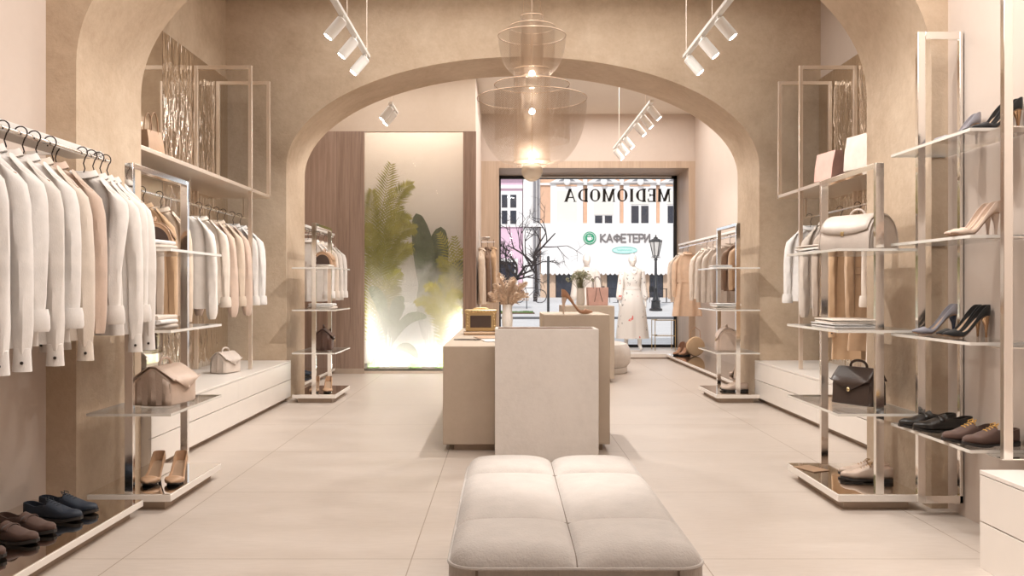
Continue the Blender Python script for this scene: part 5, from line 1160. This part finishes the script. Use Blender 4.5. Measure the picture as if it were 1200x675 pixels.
# ------------------------------------------------------------------ lettering on the shop window (reads from the street)
def stroke_letters(ch, h):
    """Roman capitals from strokes: list of ('bar', x0,z0,x1,z1,w) / ('arc', cx,cz,rx,rz,a0,a1,w_max,w_min); returns parts and advance."""
    w, t = 0.21 * h, 0.085 * h; S = []
    def serif(x, z, k=0.16): S.append(('box', x - k * h, x + k * h, z - 0.018 * h, z + 0.018 * h))
    if ch == 'M':
        S += [('bar', 0.14, 0, 0.17, 1, t), ('bar', 0.17, 1, 0.52, 0.03, w), ('bar', 0.52, 0.03, 0.86, 1, t), ('bar', 0.90, 0, 0.88, 1, w)]; serif(0.14 * h, 0.018 * h, 0.11); serif(0.90 * h, 0.018 * h, 0.16); serif(0.10 * h, 0.982 * h, 0.1); serif(0.93 * h, 0.982 * h, 0.1); adv = 1.10
    elif ch == 'E':
        S += [('bar', 0.18, 0, 0.18, 1, w), ('bar', 0.05, 0.97, 0.60, 0.97, t), ('bar', 0.05, 0.03, 0.62, 0.03, t), ('bar', 0.18, 0.51, 0.50, 0.51, t), ('bar', 0.60, 0.78, 0.60, 0.98, t), ('bar', 0.63, 0.02, 0.64, 0.25, t), ('bar', 0.50, 0.40, 0.50, 0.62, t)]; adv = 0.76
    elif ch == 'D':
        S += [('bar', 0.18, 0, 0.18, 1, w), ('arc', 0.30, 0.5, 0.50, 0.47, -PI / 2, PI / 2, w, t), ('bar', 0.04, 0.97, 0.32, 0.97, t), ('bar', 0.04, 0.03, 0.32, 0.03, t)]; adv = 0.92
    elif ch == 'I':
        S += [('bar', 0.20, 0, 0.20, 1, w)]; serif(0.20 * h, 0.018 * h); serif(0.20 * h, 0.982 * h); adv = 0.42
    elif ch == 'O':
        S += [('arc', 0.47, 0.5, 0.40, 0.48, 0, 2 * PI, w, t)]; adv = 0.96
    elif ch == 'A':
        S += [('bar', 0.10, 0, 0.46, 1, t), ('bar', 0.46, 1, 0.80, 0, w), ('bar', 0.22, 0.33, 0.68, 0.33, t)]; serif(0.10 * h, 0.018 * h, 0.12); serif(0.80 * h, 0.018 * h, 0.15); adv = 0.92
    mb = MB()
    for s_ in S:
        if s_[0] == 'box': mb.box(s_[1], s_[2], -0.008, 0.008, s_[3], s_[4])
        elif s_[0] == 'bar':
            _, x0, z0, x1, z1, ww = s_; ww = ww if ww in (w, t) else ww; a = Vector((x0 * h, z0 * h)); b_ = Vector((x1 * h, z1 * h)); d = b_ - a
            if abs(d.y) > abs(d.x) * 0.3: n_ = Vector((ww / 2 * d.length / max(abs(d.y), 1e-6), 0))
            else: n_ = Vector((0, ww / 2))
            mb.prism([a - n_, a + n_, b_ + n_, b_ - n_], 'y', -0.008, 0.008)
        else:
            _, cx, cz, rx, rz, a0, a1, wm, wn = s_; N = 40; o_, i_ = [], []
            for k in range(N + 1):
                a = lerp(a0, a1, k / N); ww = lerp(wn, wm, abs(math.cos(a)) ** 1.5)
                o_.append((cx * h + rx * h * math.cos(a), cz * h + rz * h * math.sin(a))); i_.append((cx * h + (rx * h - ww) * math.cos(a), cz * h + (rz * h - (wn if rz > 0 else 0) * abs(math.sin(a))) * math.sin(a) * 1.0))
            mb.loft([[(o[0], -0.008, o[1]), (o[0], 0.008, o[1]), (q[0], 0.008, q[1]), (q[0], -0.008, q[1])] for o, q in zip(o_, i_)])
    return mb, adv * h
ls = thing('window_lettering', 'black mirrored shop name letters on the window glass', 'lettering', (fx(786.5, 16.67), 16.672, fz(236.5, 16.67)), PI)
hL = 15.3 * 16.67 / 1040; cur = 0.0; glyphs = []
for c_ in 'MEDIOMODA':
    mb, adv = stroke_letters(c_, hL); glyphs.append((mb, cur)); cur += adv + 0.02 * hL
sclx = (786.5 - 661) * 16.67 / 1040 / cur
for mb, x in glyphs:
    o = MB(); o.v = [((p[0] + x) * sclx, p[1], p[2]) for p in mb.v]; o.f = mb.f; o.build('letter', M['black_metal'], ls, smooth=False)
# ------------------------------------------------------------------ the street outside
M['paving'] = plaster('street_paving', (0.52, 0.50, 0.49), (0.58, 0.56, 0.55), (0.64, 0.62, 0.61), 0.1)
prof = [(16.76, -0.03), (34.5, -0.02), (34.52, 0.06), (40.0, 0.06), (42.5, 0.25), (44.0, 0.42), (95, 0.42)]
gm = MB().loft([[(x, y, z) for y, z in prof] for x in (-60, -20, 0, 20, 60)], closed=False)
struct(gm.build('street_pavement', M['paving'], None, smooth=False, solid=0.0))
struct(MB().box(-60, 60, 34.3, 34.52, -0.05, 0.065).build('street_kerb', mat('dark_kerb', (0.10, 0.10, 0.105), 0.8), smooth=False))
FD = 70.0
def W_(px0, px1, py0, py1, d0, d1, mb=None):
    mb = mb or MB(); return mb.box(fx(px0, FD), fx(px1, FD), d0, d1, fz(py1, FD), fz(py0, FD))
M['pink'] = mat('pink_render', (0.72, 0.49, 0.60), 0.8, var=0.03); M['brick'] = mat('orange_brick', (0.70, 0.44, 0.30), 0.85, var=0.06, vscale=3)
M['stucco'] = mat('white_stucco', (0.80, 0.77, 0.75), 0.8, var=0.02); M['dark_pane'] = mat('dark_window_pane', (0.03, 0.032, 0.045), 0.12, var=0.2)
M['shutter'] = mat('cream_shutter', (0.74, 0.70, 0.64), 0.7, stretch=(0.2, 0.2, 12), var=0.05); M['roof_tin'] = mat('grey_roof', (0.25, 0.24, 0.25), 0.6)
# pink house
ph_house = thing('pink_house', 'pink house front with white window frames across the street', 'building', (fx(570, FD), FD, 0.42))
off = Matrix.Translation((-fx(570, FD), -FD, -0.42))
def part(name, m, root, mb, **k):
    mb.v = [(p[0] - root.location.x, p[1] - root.location.y, p[2] - root.location.z) for p in mb.v]
    return mb.build(name, m, root, smooth=False, **k)
part('wall', M['pink'], ph_house, W_(505, 612.4, 150, 350, 70, 78))
part('cornice', M['stucco'], ph_house, W_(503, 612.4, 205, 209, 69.6, 70).box(fx(505, FD), fx(612.4, FD), 69.8, 70, fz(221, FD), fz(217, FD)))
part('roof', M['roof_tin'], ph_house, W_(502, 612.4, 145, 150, 69.5, 78.5))
for px in (545, 601):
    fr = part('window', M['stucco'], ph_house, W_(px - 16, px + 11, 224, 266, 69.85, 70.02))
    for a, b in ((px - 13, px - 6.5), (px - 3, px + 4)):
        for c, e in ((228.5, 243.5), (247, 262.5)):
            mbp = W_(a, b, c, e, 69.82, 69.86); mbp.v = [(p[0] - ph_house.location.x, p[1] - FD, p[2] - 0.42) for p in mbp.v]; mbp.build('pane', M['dark_pane'], fr, smooth=False)
fr = part('shop_window', M['stucco'], ph_house, W_(572, 607, 303, 344, 69.85, 70.02))
mbp = W_(575, 603, 307, 340, 69.80, 69.86); mbp.v = [(p[0] - ph_house.location.x, p[1] - FD, p[2] - 0.42) for p in mbp.v]; mbp.build('pane', M['dark_pane'], fr, smooth=False)
# ochre house with the cafe
oh = thing('cafe_house', 'orange brick house with white pedimented windows above the cafe awning', 'building', (fx(720, FD), FD, 0.42))
part('wall', M['brick'], oh, W_(613, 880, 150, 350, 70.05, 79))
part('corner_pilaster', M['stucco'], oh, W_(613, 633, 150, 350, 69.9, 70.05))
part('roof', M['roof_tin'], oh, W_(613, 882, 144, 150, 69.5, 79.5))
part('cornice', M['stucco'], oh, W_(613, 880, 262, 266, 69.6, 70.05).box(fx(633, FD), fx(880, FD), 69.9, 70.05, fz(204.5, FD), fz(201, FD)).box(fx(633, FD), fx(880, FD), 69.9, 70.06, fz(217, FD), fz(214.5, FD)))
for k, px in enumerate((664, 707, 749.5, 792, 834)):
    w = part('window', M['stucco'], oh, W_(px - 19, px + 19, 217, 263, 69.85, 70.06))
    def sub(name, m, mb):
        mb.v = [(p[0] - oh.location.x, p[1] - FD, p[2] - 0.42) for p in mb.v]; return mb.build(name, m, w, smooth=False)
    sub('pediment', M['stucco'], MB().prism([(fx(px - 20, FD), fz(214.5, FD)), (fx(px + 20, FD), fz(214.5, FD)), (fx(px, FD), fz(204.5, FD))], 'y', 69.6, 70.05))
    sub('pediment_recess', M['roof_tin'], MB().prism([(fx(px - 10, FD), fz(213, FD)), (fx(px + 10, FD), fz(213, FD)), (fx(px, FD), fz(207.5, FD))], 'y', 69.57, 69.6))
    sub('keystone', M['stucco'], MB().ball((fx(px, FD), 69.55, fz(213.5, FD)), (0.27, 0.12, 0.3), 14, 8))
    sub('lintel', M['brick'], W_(px - 12, px + 12, 216.5, 218.5, 69.80, 69.85))
    if k == 0: sub('shutter', M['shutter'], W_(px - 11.5, px + 11.5, 224, 262.5, 69.80, 69.86))
    elif k == 1:
        sub('shutter', M['shutter'], W_(px - 11.5, px + 11.5, 224, 252, 69.80, 69.86))
        for a in (-10, 1.5): sub('pane', M['dark_pane'], W_(px + a, px + a + 8.5, 253, 262, 69.80, 69.86))
    else:
        for a in (-10, 1.5): sub('pane', M['dark_pane'], W_(px + a, px + a + 8.5, 241.5 if k < 4 else 230, 262, 69.80, 69.86))
        sub('shutter', M['shutter'], W_(px - 11, px + 11, 224, 239.5, 69.80, 69.86))
for px in (685.5, 728.3, 770.8, 813.5):
    part('bracket', M['stucco'], oh, W_(px - 2.5, px + 2.5, 198, 217, 69.75, 70.05))
for px in (626.0, 630.5):
    part('drainpipe', M['roof_tin'], oh, MB().tube([(fx(px, FD), 69.75, fz(150, FD)), (fx(px, FD), 69.75, fz(349, FD))], 0.09, 8))
for a, b in ((651, 686), (711, 724), (761, 777), (800, 830)):
    fr = part('shop_window', M['black_metal'], oh, W_(a, b, 321, 349.5, 69.95, 70.06))
    mbp = W_(a + 1, b - 1, 322, 348, 69.9, 69.95); mbp.v = [(p[0] - oh.location.x, p[1] - FD, p[2] - 0.42) for p in mbp.v]; mbp.build('pane', M['dark_pane'], fr, smooth=False)
part('ground_floor_stone', mat('sand_stone_blocks', (0.60, 0.43, 0.31), 0.85, var=0.05), oh, W_(633, 651, 318, 350, 69.9, 70.05).box(fx(686, FD), fx(711, FD), 69.9, 70.05, 0.42, fz(318, FD)).box(fx(724, FD), fx(761, FD), 69.9, 70.05, 0.42, fz(318, FD)).box(fx(777, FD), fx(800, FD), 69.9, 70.05, 0.42, fz(318, FD)))
# fascia with the cafe sign
fs = thing('cafe_fascia', 'broad white cafe fascia with scalloped lower edge across the street', 'shop sign', (fx(722, 69.2), 69.2, fz(265, 69.2)))
x0, x1 = fx(634, 69.2) - fs.location.x, fx(840, 69.2) - fs.location.x; zb = fz(320, 69.2) - fs.location.z
poly = [(x1, 0.0), (x0, 0.0), (x0, zb)]
ns = 38
for i in range(ns * 4):
    t = (i + 1) / (ns * 4); poly.append((lerp(x0, x1, t), zb - 0.16 * abs(math.sin(PI * ns * t))))
MB().prism(poly, 'y', 0.0, 0.25).build('board', M['stucco'], fs, smooth=False)
lg = thing('round_cafe_logo', 'round green cafe emblem with a white cup on the fascia', 'shop emblem', (fx(691, 69.15), 69.17, fz(279, 69.15)))
GRN = mat('emblem_green', (0.02, 0.30, 0.15), 0.6); R90 = Matrix.Rotation(PI / 2, 4, 'X')
MB().lathe([(0.001, 0), (0.50, 0), (0.50, 0.03), (0.001, 0.03)], 40, M=R90).build('disc', GRN, lg, smooth=False)
MB().tube([(0.40 * math.cos(a), -0.035, 0.40 * math.sin(a)) for a in [2 * PI * i / 40 for i in range(40)]], 0.022, 6, loop=True).build('ring', M['stucco'], lg)
cup = MB().prism([(-0.20, 0.06), (0.16, 0.06), (0.12, -0.14), (0.02, -0.2), (-0.06, -0.2), (-0.16, -0.14)], 'y', -0.06, -0.03)
cup.tube([(0.15, -0.045, 0.04), (0.24, -0.045, 0.02), (0.22, -0.045, -0.08), (0.12, -0.045, -0.11)], 0.022, 6)
for dz in (0.13, 0.21): cup.tube([(-0.17, -0.045, dz), (-0.06, -0.045, dz + 0.03), (0.04, -0.045, dz - 0.02), (0.13, -0.045, dz + 0.01)], 0.02, 6)
cup.build('cup', M['stucco'], lg)
GL = {'К': ([[(0, 0), (0, 1)], [(0.05, 0.5), (0.62, 1)], [(0.05, 0.5), (0.66, 0)]], 0.82), 'А': ([[(0, 0), (0.38, 1), (0.76, 0)], [(0.15, 0.33), (0.61, 0.33)]], 0.92),
      'Ф': ([[(0.45, 0), (0.45, 1)], [(0.45 + 0.42 * math.cos(2 * PI * i / 16), 0.55 + 0.28 * math.sin(2 * PI * i / 16)) for i in range(17)]], 1.05), 'Е': ([[(0.6, 1), (0, 1), (0, 0), (0.6, 0)], [(0, 0.5), (0.52, 0.5)]], 0.78),
      'Т': ([[(0, 1), (0.7, 1)], [(0.35, 1), (0.35, 0)]], 0.84), 'Р': ([[(0, 0), (0, 1), (0.35, 1), (0.55, 0.9), (0.6, 0.74), (0.55, 0.58), (0.35, 0.48), (0, 0.48)]], 0.76), 'И': ([[(0, 1), (0, 0)], [(0, 0), (0.62, 1)], [(0.62, 1), (0.62, 0)]], 0.82)}
cs = thing('cafe_lettering', 'dark cafe lettering on the fascia right of the green emblem', 'lettering', (fx(704, 69.1), 69.18, fz(283.5, 69.1)))
hh = 0.60; cur = 0; M['sign_letter'] = mat('sign_letter_grey', (0.17, 0.15, 0.15), 0.5)
tot = sum(GL[c_][1] for c_ in 'КАФЕТЕРИ'); kx = (fx(763, 69.1) - fx(704, 69.1)) / tot
for c_ in 'КАФЕТЕРИ':
    mb = MB(); jj = 0
    for st_ in GL[c_][0]:
        for p, q in zip(st_, st_[1:]):
            a = Vector(((cur + p[0]) * kx, p[1] * hh)); b_ = Vector(((cur + q[0]) * kx, q[1] * hh)); d = (b_ - a).normalized(); n_ = Vector((-d.y, d.x)) * 0.055; a -= d * 0.03; b_ += d * 0.03
            jj += 1; mb.prism([a - n_, a + n_, b_ + n_, b_ - n_], 'y', -0.05 - 0.003 * jj, -0.003 * jj)
    mb.build('letter', M['sign_letter'], cs, smooth=False); cur += GL[c_][1]
ov = thing('oval_cafe_sign', 'pale turquoise oval emblem below the cafe lettering', 'shop emblem', (fx(732, 69.1), 69.17, fz(293, 69.1)))
TQ = mat('turquoise_paint', (0.25, 0.62, 0.55), 0.6)
MB().loft([[(r * 0.98 * math.cos(a), y, r * 0.27 * math.sin(a)) for a in [2 * PI * i / 40 for i in range(40)]] for r, y in ((1, 0.0), (1, -0.03))]).build('plate', mat('pale_turquoise', (0.52, 0.74, 0.69), 0.6), ov, smooth=False)
MB().tube([(0.95 * math.cos(a), -0.04, 0.25 * math.sin(a)) for a in [2 * PI * i / 40 for i in range(40)]], 0.03, 6, loop=True).build('rim', TQ, ov)
MB().tube([(-0.6 + 0.03 * i, -0.04, 0.06 * math.sin(i * 1.05)) for i in range(41)], 0.022, 6).build('script_line', TQ, ov)
# street lamp
LD = 41.0
gz = 0.12
sl = thing('street_lamp', 'old black street lamp with glass lantern before the cafe', 'street lamp', (fx(768.5, LD), LD, gz))
Hh = fz(275, LD) - gz
MB().lathe([(0.30, 0), (0.30, 0.10), (0.22, 0.14), (0.20, 0.42), (0.24, 0.46), (0.15, 0.52), (0.09, 0.75), (0.075, 1.0), (0.10, 1.04), (0.07, 1.08), (0.055, Hh * 0.66), (0.09, Hh * 0.67), (0.05, Hh * 0.70)], 16).build('post', M['black_metal'], sl)
lt = MB(); z0, z1 = Hh * 0.72, Hh * 0.905
for k in range(6):
    a = 2 * PI * k / 6; b_ = 2 * PI * (k + 1) / 6
    lt.tube([(0.13 * math.cos(a), 0.13 * math.sin(a), z0), (0.27 * math.cos(a), 0.27 * math.sin(a), z1)], 0.022, 6)
    lt.tube([(0.05 * math.cos(a), 0.05 * math.sin(a), z0 - 0.05), (0.20 * math.cos(a), 0.20 * math.sin(a), z0 - 0.08), (0.16 * math.cos(a), 0.16 * math.sin(a), z0)], 0.016, 6)
    lt.lathe([(0.03, 0), (0.001, 0.10)], 6, c=(0.28 * math.cos(a), 0.28 * math.sin(a), z1 + 0.02))
lt.lathe([(0.12, z0 - 0.02), (0.15, z0), (0.12, z0 + 0.02)], 6); lt.lathe([(0.29, z1), (0.30, z1 + 0.04), (0.20, z1 + 0.12), (0.10, z1 + 0.16), (0.10, z1 + 0.2), (0.03, z1 + 0.24), (0.04, z1 + 0.29), (0.001, Hh)], 6)
lan = lt.build('lantern', M['black_metal'], sl)
MB().lathe([(0.125, z0 + 0.01), (0.26, z1 - 0.005)], 6, cap=(True, True)).build('glass', mat('milky_lamp_glass', (0.62, 0.58, 0.54), 0.2), lan, smooth=False)
# bare tree
def tree(label, base, h, lean, seed, forks, r0):
    root = thing('bare_tree', label, 'tree', base)
    rn = random.Random(seed); tr = MB(); tw = MB()
    def grow(p, d, L, r, lvl, mb):
        pts = [p]; q = p.copy(); dd = d.copy()
        for i in range(5):
            dd = (dd + Vector((rn.uniform(-.22, .22), rn.uniform(-.15, .15), rn.uniform(-.10, .16)))).normalized(); q = q + dd * L / 5; pts.append(q.copy())
        mb.tube(pts, [r * (1 - 0.11 * i) for i in range(6)], 6 if lvl else 10)
        if lvl >= 5 or r < 0.006: return
        for k in range(forks if lvl else 4):
            t = rn.randint(2, 5); ang = rn.uniform(0.5, 1.1) * rn.choice((-1, 1))
            nd = (Matrix.Rotation(ang, 3, 'Y') @ dd + Vector((0, rn.uniform(-.5, .5), 0.12))).normalized()
            grow(pts[t], nd, L * rn.uniform(0.55, 0.8), r * 0.58, lvl + 1, tw)
    grow(Vector((0, 0, 0)), Vector(lean).normalized(), h, r0, 0, tr)
    bk = mat('dark_bark', (0.035, 0.027, 0.027), 0.95, bump=0.5)
    tr.build('trunk', bk, root); tw.build('branches', bk, root)
    return root
tree('bare dark tree with spreading branches before the pink house', (fx(598, 47), 47, 0.42), 2.0, (-0.03, 0, 1), 11, 3, 0.20)
tree('slim bare tree beside the drainpipes left of the cafe', (fx(627, 50), 50, 0.42), 2.6, (0.0, 0, 1), 23, 2, 0.12)
# bicycle
BD = 45.0
bk_ = thing('bicycle', 'black bicycle parked under the bare tree', 'bicycle', (fx(620, BD), BD, 0.42))
for sx in (-0.55, 0.55):
    wh = MB().tube([(sx + 0.33 * math.cos(a), 0, 0.34 + 0.33 * math.sin(a)) for a in [2 * PI * i / 32 for i in range(32)]], 0.022, 8, loop=True).build('wheel', M['black_metal'], bk_)
    sp = MB()
    for k in range(12): a = 2 * PI * k / 12; sp.tube([(sx, 0, 0.34), (sx + 0.32 * math.cos(a), 0, 0.34 + 0.32 * math.sin(a))], 0.004, 4)
    sp.build('spokes', M['steel'], wh)
MB().tube([(-0.55, 0, 0.34), (-0.18, 0, 0.75), (0.38, 0, 0.78), (0.55, 0, 0.34)], 0.02, 8).tube([(-0.18, 0, 0.75), (-0.05, 0, 0.30), (0.38, 0, 0.74)], 0.02, 8).tube([(-0.55, 0, 0.34), (-0.05, 0, 0.30)], 0.018, 8).tube([(-0.2, 0, 0.75), (-0.22, 0, 0.88)], 0.016, 8).tube([(0.38, 0, 0.78), (0.35, 0, 0.98)], 0.016, 8).build('frame', M['black_metal'], bk_)
MB().ball((-0.23, 0, 0.91), (0.14, 0.07, 0.035), 12, 8).build('saddle', M['black_metal'], bk_)
MB().tube([(0.25, -0.25, 1.0), (0.35, -0.15, 1.02), (0.37, 0, 1.0), (0.35, 0.15, 1.02), (0.25, 0.25, 1.0)], 0.014, 8).build('handlebar', M['black_metal'], bk_)
MB().lathe([(0.09, -0.01), (0.09, 0.01)], 16, M=Matrix.Translation((-0.05, -0.04, 0.30)) @ R90).tube([(-0.05, -0.06, 0.30), (-0.05, -0.08, 0.14), (-0.05, -0.16, 0.14)], 0.012, 6).build('crank', M['steel'], bk_)
# bench, post, bed, cafe furniture
sb = thing('street_bench', 'slatted street bench before the bicycle', 'bench', (fx(606, 42), 42, 0.2))
MB().box(-0.55, 0.55, -0.2, -0.07, 0.40, 0.43).box(-0.55, 0.55, -0.03, 0.1, 0.40, 0.43).build('seat', M['sole_tan'], sb)
MB().box(-0.55, 0.55, 0.14, 0.17, 0.5, 0.6).box(-0.55, 0.55, 0.17, 0.2, 0.65, 0.75).build('backrest', M['sole_tan'], sb)
for s_ in (-0.45, 0.45): MB().tube([(s_, -0.18, 0), (s_, -0.18, 0.4), (s_, 0.12, 0.41), (s_, 0.2, 0.76)], 0.02, 6).tube([(s_, 0.12, 0.4), (s_, 0.16, 0)], 0.02, 6).build('leg', M['black_metal'], sb)
bp = MB().lathe([(0.055, 0), (0.055, 2.45), (0.03, 2.49), (0.001, 2.5)], 12).build('street_post', M['black_metal'], None, loc=(fx(642.5, 38), 38, 0.06)); tag(bp, 'plain black post standing on the pavement right of the bicycle', 'post')
fb = thing('planting_bed', 'flat bed of grass and soil on the pavement before the bench', 'flower bed', (fx(606, 39), 39, 0.06))
MB().box(-1.0, 0.75, -0.7, 0.7, -0.05, 0.05).build('soil', mat('bed_soil', (0.14, 0.09, 0.06), 0.95), fb)
gr_ = MB(); rn = random.Random(9)
for i in range(500):
    x, y = rn.uniform(-0.95, 0.7), rn.uniform(-0.65, 0.65)
    if abs(x + 0.1) < 0.35 and rn.random() < 0.7: continue
    gr_.add([(x - 0.02, y, 0.04), (x + 0.02, y, 0.04), (x + rn.uniform(-.03, .03), y, 0.04 + rn.uniform(0.04, 0.10))], [(0, 1, 2)])
go = gr_.build('grass', mat('bed_grass', (0.10, 0.20, 0.05), 0.9, var=0.3), fb, recalc=False); go['kind'] = 'stuff'
for k, (px, lb) in enumerate(((724, 'small dark cafe table seen left of the dressed mannequin'), (781, 'small dark cafe table right of the street lamp'))):
    ct = thing('cafe_table', lb, 'table', (fx(px, 46), 46, 0.42), 0, 'cafe tables on the street')
    MB().lathe([(0.001, 0.70), (0.38, 0.70), (0.38, 0.73), (0.001, 0.73)], 24).build('top', M['black_metal'], ct); MB().lathe([(0.03, 0.02), (0.03, 0.70)], 10).build('column', M['black_metal'], ct); MB().lathe([(0.25, 0), (0.25, 0.02)], 20).build('foot', M['black_metal'], ct)
def cafe_chair(label, px, rz):
    c_ = thing('cafe_chair', label, 'chair', (fx(px, 46.3), 46.3, 0.42), rz, 'cafe chairs on the street')
    MB().box(-0.2, 0.2, -0.2, 0.2, 0.43, 0.46).build('seat', M['black_metal'], c_)
    MB().box(-0.2, 0.2, 0.18, 0.2, 0.55, 0.85).build('backrest', M['black_metal'], c_)
    for sx in (-1, 1):
        for sy in (-1, 1): MB().tube([(sx * 0.18, sy * 0.18, 0), (sx * 0.18, sy * 0.18, 0.85 if sy > 0 else 0.44)], 0.014, 6).build('leg', M['black_metal'], c_)
cafe_chair('dark cafe chair between street lamp and cafe table', 767, 0.4); cafe_chair('dark cafe chair at the window side of the cafe table right of the lamp', 795, -1.2)
cafe_chair('dark cafe chair beside the cafe table left of the dressed mannequin', 709, 0.8)
LP = dict(front=155, mid=85, wash=110, rear=165, rearleft=34, mannequin=170, spot=0.95, wallR=70, wallL=0.5, bench=650, arch=260, chand=85, tank=34, tanktop=26, mist=80, sun=2.6, sky=1.1, exp=0.0)
# ------------------------------------------------------------------ light
WARM = (1.0, 0.965, 0.925)
def area(name, loc, sx, sy, power, col=WARM, rot=(0, 0, 0)):
    l = bpy.data.lights.new(name, 'AREA'); l.shape = 'RECTANGLE'; l.size = sx; l.size_y = sy; l.energy = power; l.color = col
    o = bpy.data.objects.new(name, l); C.objects.link(o); o.location = loc; o.rotation_euler = rot; return o
def spot(name, loc, d, power, ang=1.5, blend=0.7, col=WARM, r=0.03):
    l = bpy.data.lights.new(name, 'SPOT'); l.energy = power; l.spot_size = ang; l.spot_blend = blend; l.color = col; l.shadow_soft_size = r
    o = bpy.data.objects.new(name, l); C.objects.link(o); o.location = loc
    o.rotation_euler = Vector(d).to_track_quat('-Z', 'Y').to_euler(); return o
def point(name, loc, power, r=0.05, col=WARM):
    l = bpy.data.lights.new(name, 'POINT'); l.energy = power; l.color = col; l.shadow_soft_size = r
    o = bpy.data.objects.new(name, l); C.objects.link(o); o.location = loc; return o
area('added_fill_front', (0.5, 3.1, 4.2), 3.4, 2.8, LP['front'])  # unseen fill area added under the ceiling for the front bay
area('added_fill_niche', (0.2, 7.5, 4.2), 4.5, 3.0, LP['mid'])  # added fill over the niches, no fixture belongs to it
area('added_fill_rear_left', (-1.3, 11.2, 4.2), 2.2, 1.5, LP['rearleft'])  # extra fill put in to brighten the tan wall over the partition
for k_, x_ in enumerate((2.27, 1.47)): spot('window_spot', (1.62 + 0.1 * k_, 13.6 - 0.5 * k_, 3.2), (x_ - 1.62, 2.1 + 0.5 * k_, -1.75), LP['mannequin'], 0.42, 0.8)
area('added_fill_rear', (1.4, 13.0, 4.2), 3.2, 4.2, LP['rear'])  # unseen area fill added for the rear bay
for k, (p, d, w) in enumerate(SPOTS): spot('track_spot', p, d, w * LP['spot'])
for k, y in enumerate((2.6, 3.4, 4.2)):
    spot('front_wall_spot', (1.0, y, 3.6), (0.62, 0, -0.8), LP['wallR'])
    spot('front_wall_spot', (-1.0, y, 3.6), (-0.62, 0, -0.8), LP['wallL'])
spot('bench_spot', (0.30, 4.35, 4.1), (-0.022, -0.235, -1), LP['bench'], 0.30, 0.95, r=0.08)
spot('arch_spot', (1.6, 4.2, 3.7), (-0.95, 0.28, -0.28), LP['arch'], 1.0, 0.9, r=0.08)
spot('ceiling_downlight', (0.209, 7.5, 3.9), (0, -0.02, -1), LP['chand'] * 4, 2.5, 0.5, r=0.05)
spot('added_rear_arch_wash', (0.2, 5.95, 4.1), (0, 3.4, -1.0), LP['wash'], 2.0, 0.9, r=0.15)  # added wash that brightens the rear arch wall, without a fixture
point('chandelier_glow', (0.209, 6.7, 2.24), 9.0, 0.05)
point('chandelier_glow_upper', (0.209, 6.7, 2.70), 4.0, 0.05)
for k_, (x_, y_) in enumerate(((-1.44, 10.5), (-1.44, 10.8))): spot('mist_spot', (x_, y_, 3.12), (0.16, 2.0 + 0.1 * k_, -2.55), LP['mist'], 0.62, 0.6)
area('niche_strip_low', (-1.26, 12.7, 0.08), 1.3, 0.5, LP['tank'], (1.0, 0.96, 0.88), (PI, 0, 0))
area('added_mist_side_fill', (-2.25, 12.62, 0.50), 0.8, 0.3, LP['tank'] * 0.25, (1.0, 0.97, 0.92), (0, -PI / 2, 0))  # unseen side fills added to whiten the mist
area('added_mist_side_fill', (-0.60, 12.62, 0.50), 0.8, 0.3, LP['tank'] * 0.25, (1.0, 0.97, 0.92), (0, PI / 2, 0))
area('niche_strip_high', (-1.26, 12.85, 4.1), 1.6, 0.6, LP['tanktop'], (1.0, 0.90, 0.78))
sun = bpy.data.lights.new('sun', 'SUN'); sun.energy = LP['sun']; sun.angle = 0.05; sun.color = (1.0, 0.96, 0.92)
so = bpy.data.objects.new('sun', sun); C.objects.link(so); so.rotation_euler = Vector((0.25, 0.8, -0.75)).to_track_quat('-Z', 'Y').to_euler()
w = bpy.data.worlds.new('sky'); bpy.context.scene.world = w; w.use_nodes = True
w.node_tree.nodes['Background'].inputs['Color'].default_value = (0.86, 0.92, 1.0, 1); w.node_tree.nodes['Background'].inputs['Strength'].default_value = LP['sky']
# ------------------------------------------------------------------ camera
cam = bpy.data.cameras.new('camera'); cam.sensor_width = 36; cam.lens = 1040 / 1200 * 36; cam.shift_x = 9 / 1200; cam.shift_y = -0.5 / 1200
cam.clip_start = 0.05; cam.clip_end = 400
co = bpy.data.objects.new('camera', cam); C.objects.link(co); co.location = (0, 0, 1.2); co.rotation_euler = (PI / 2, 0, 0)
sc = bpy.context.scene; sc.camera = co
sc.view_settings.view_transform = 'Standard'; sc.view_settings.look = 'None'; sc.view_settings.gamma = 1; sc.view_settings.use_curve_mapping = False
sc.view_settings.exposure = LP['exp']
sc.cycles.max_bounces = 10; sc.cycles.volume_bounces = 5; sc.cycles.diffuse_bounces = 5; sc.cycles.glossy_bounces = 5; sc.cycles.transparent_max_bounces = 32
sc.cycles.caustics_reflective = False; sc.cycles.caustics_refractive = False; sc.cycles.sample_clamp_indirect = 6.0
sc.cycles.use_denoising = True
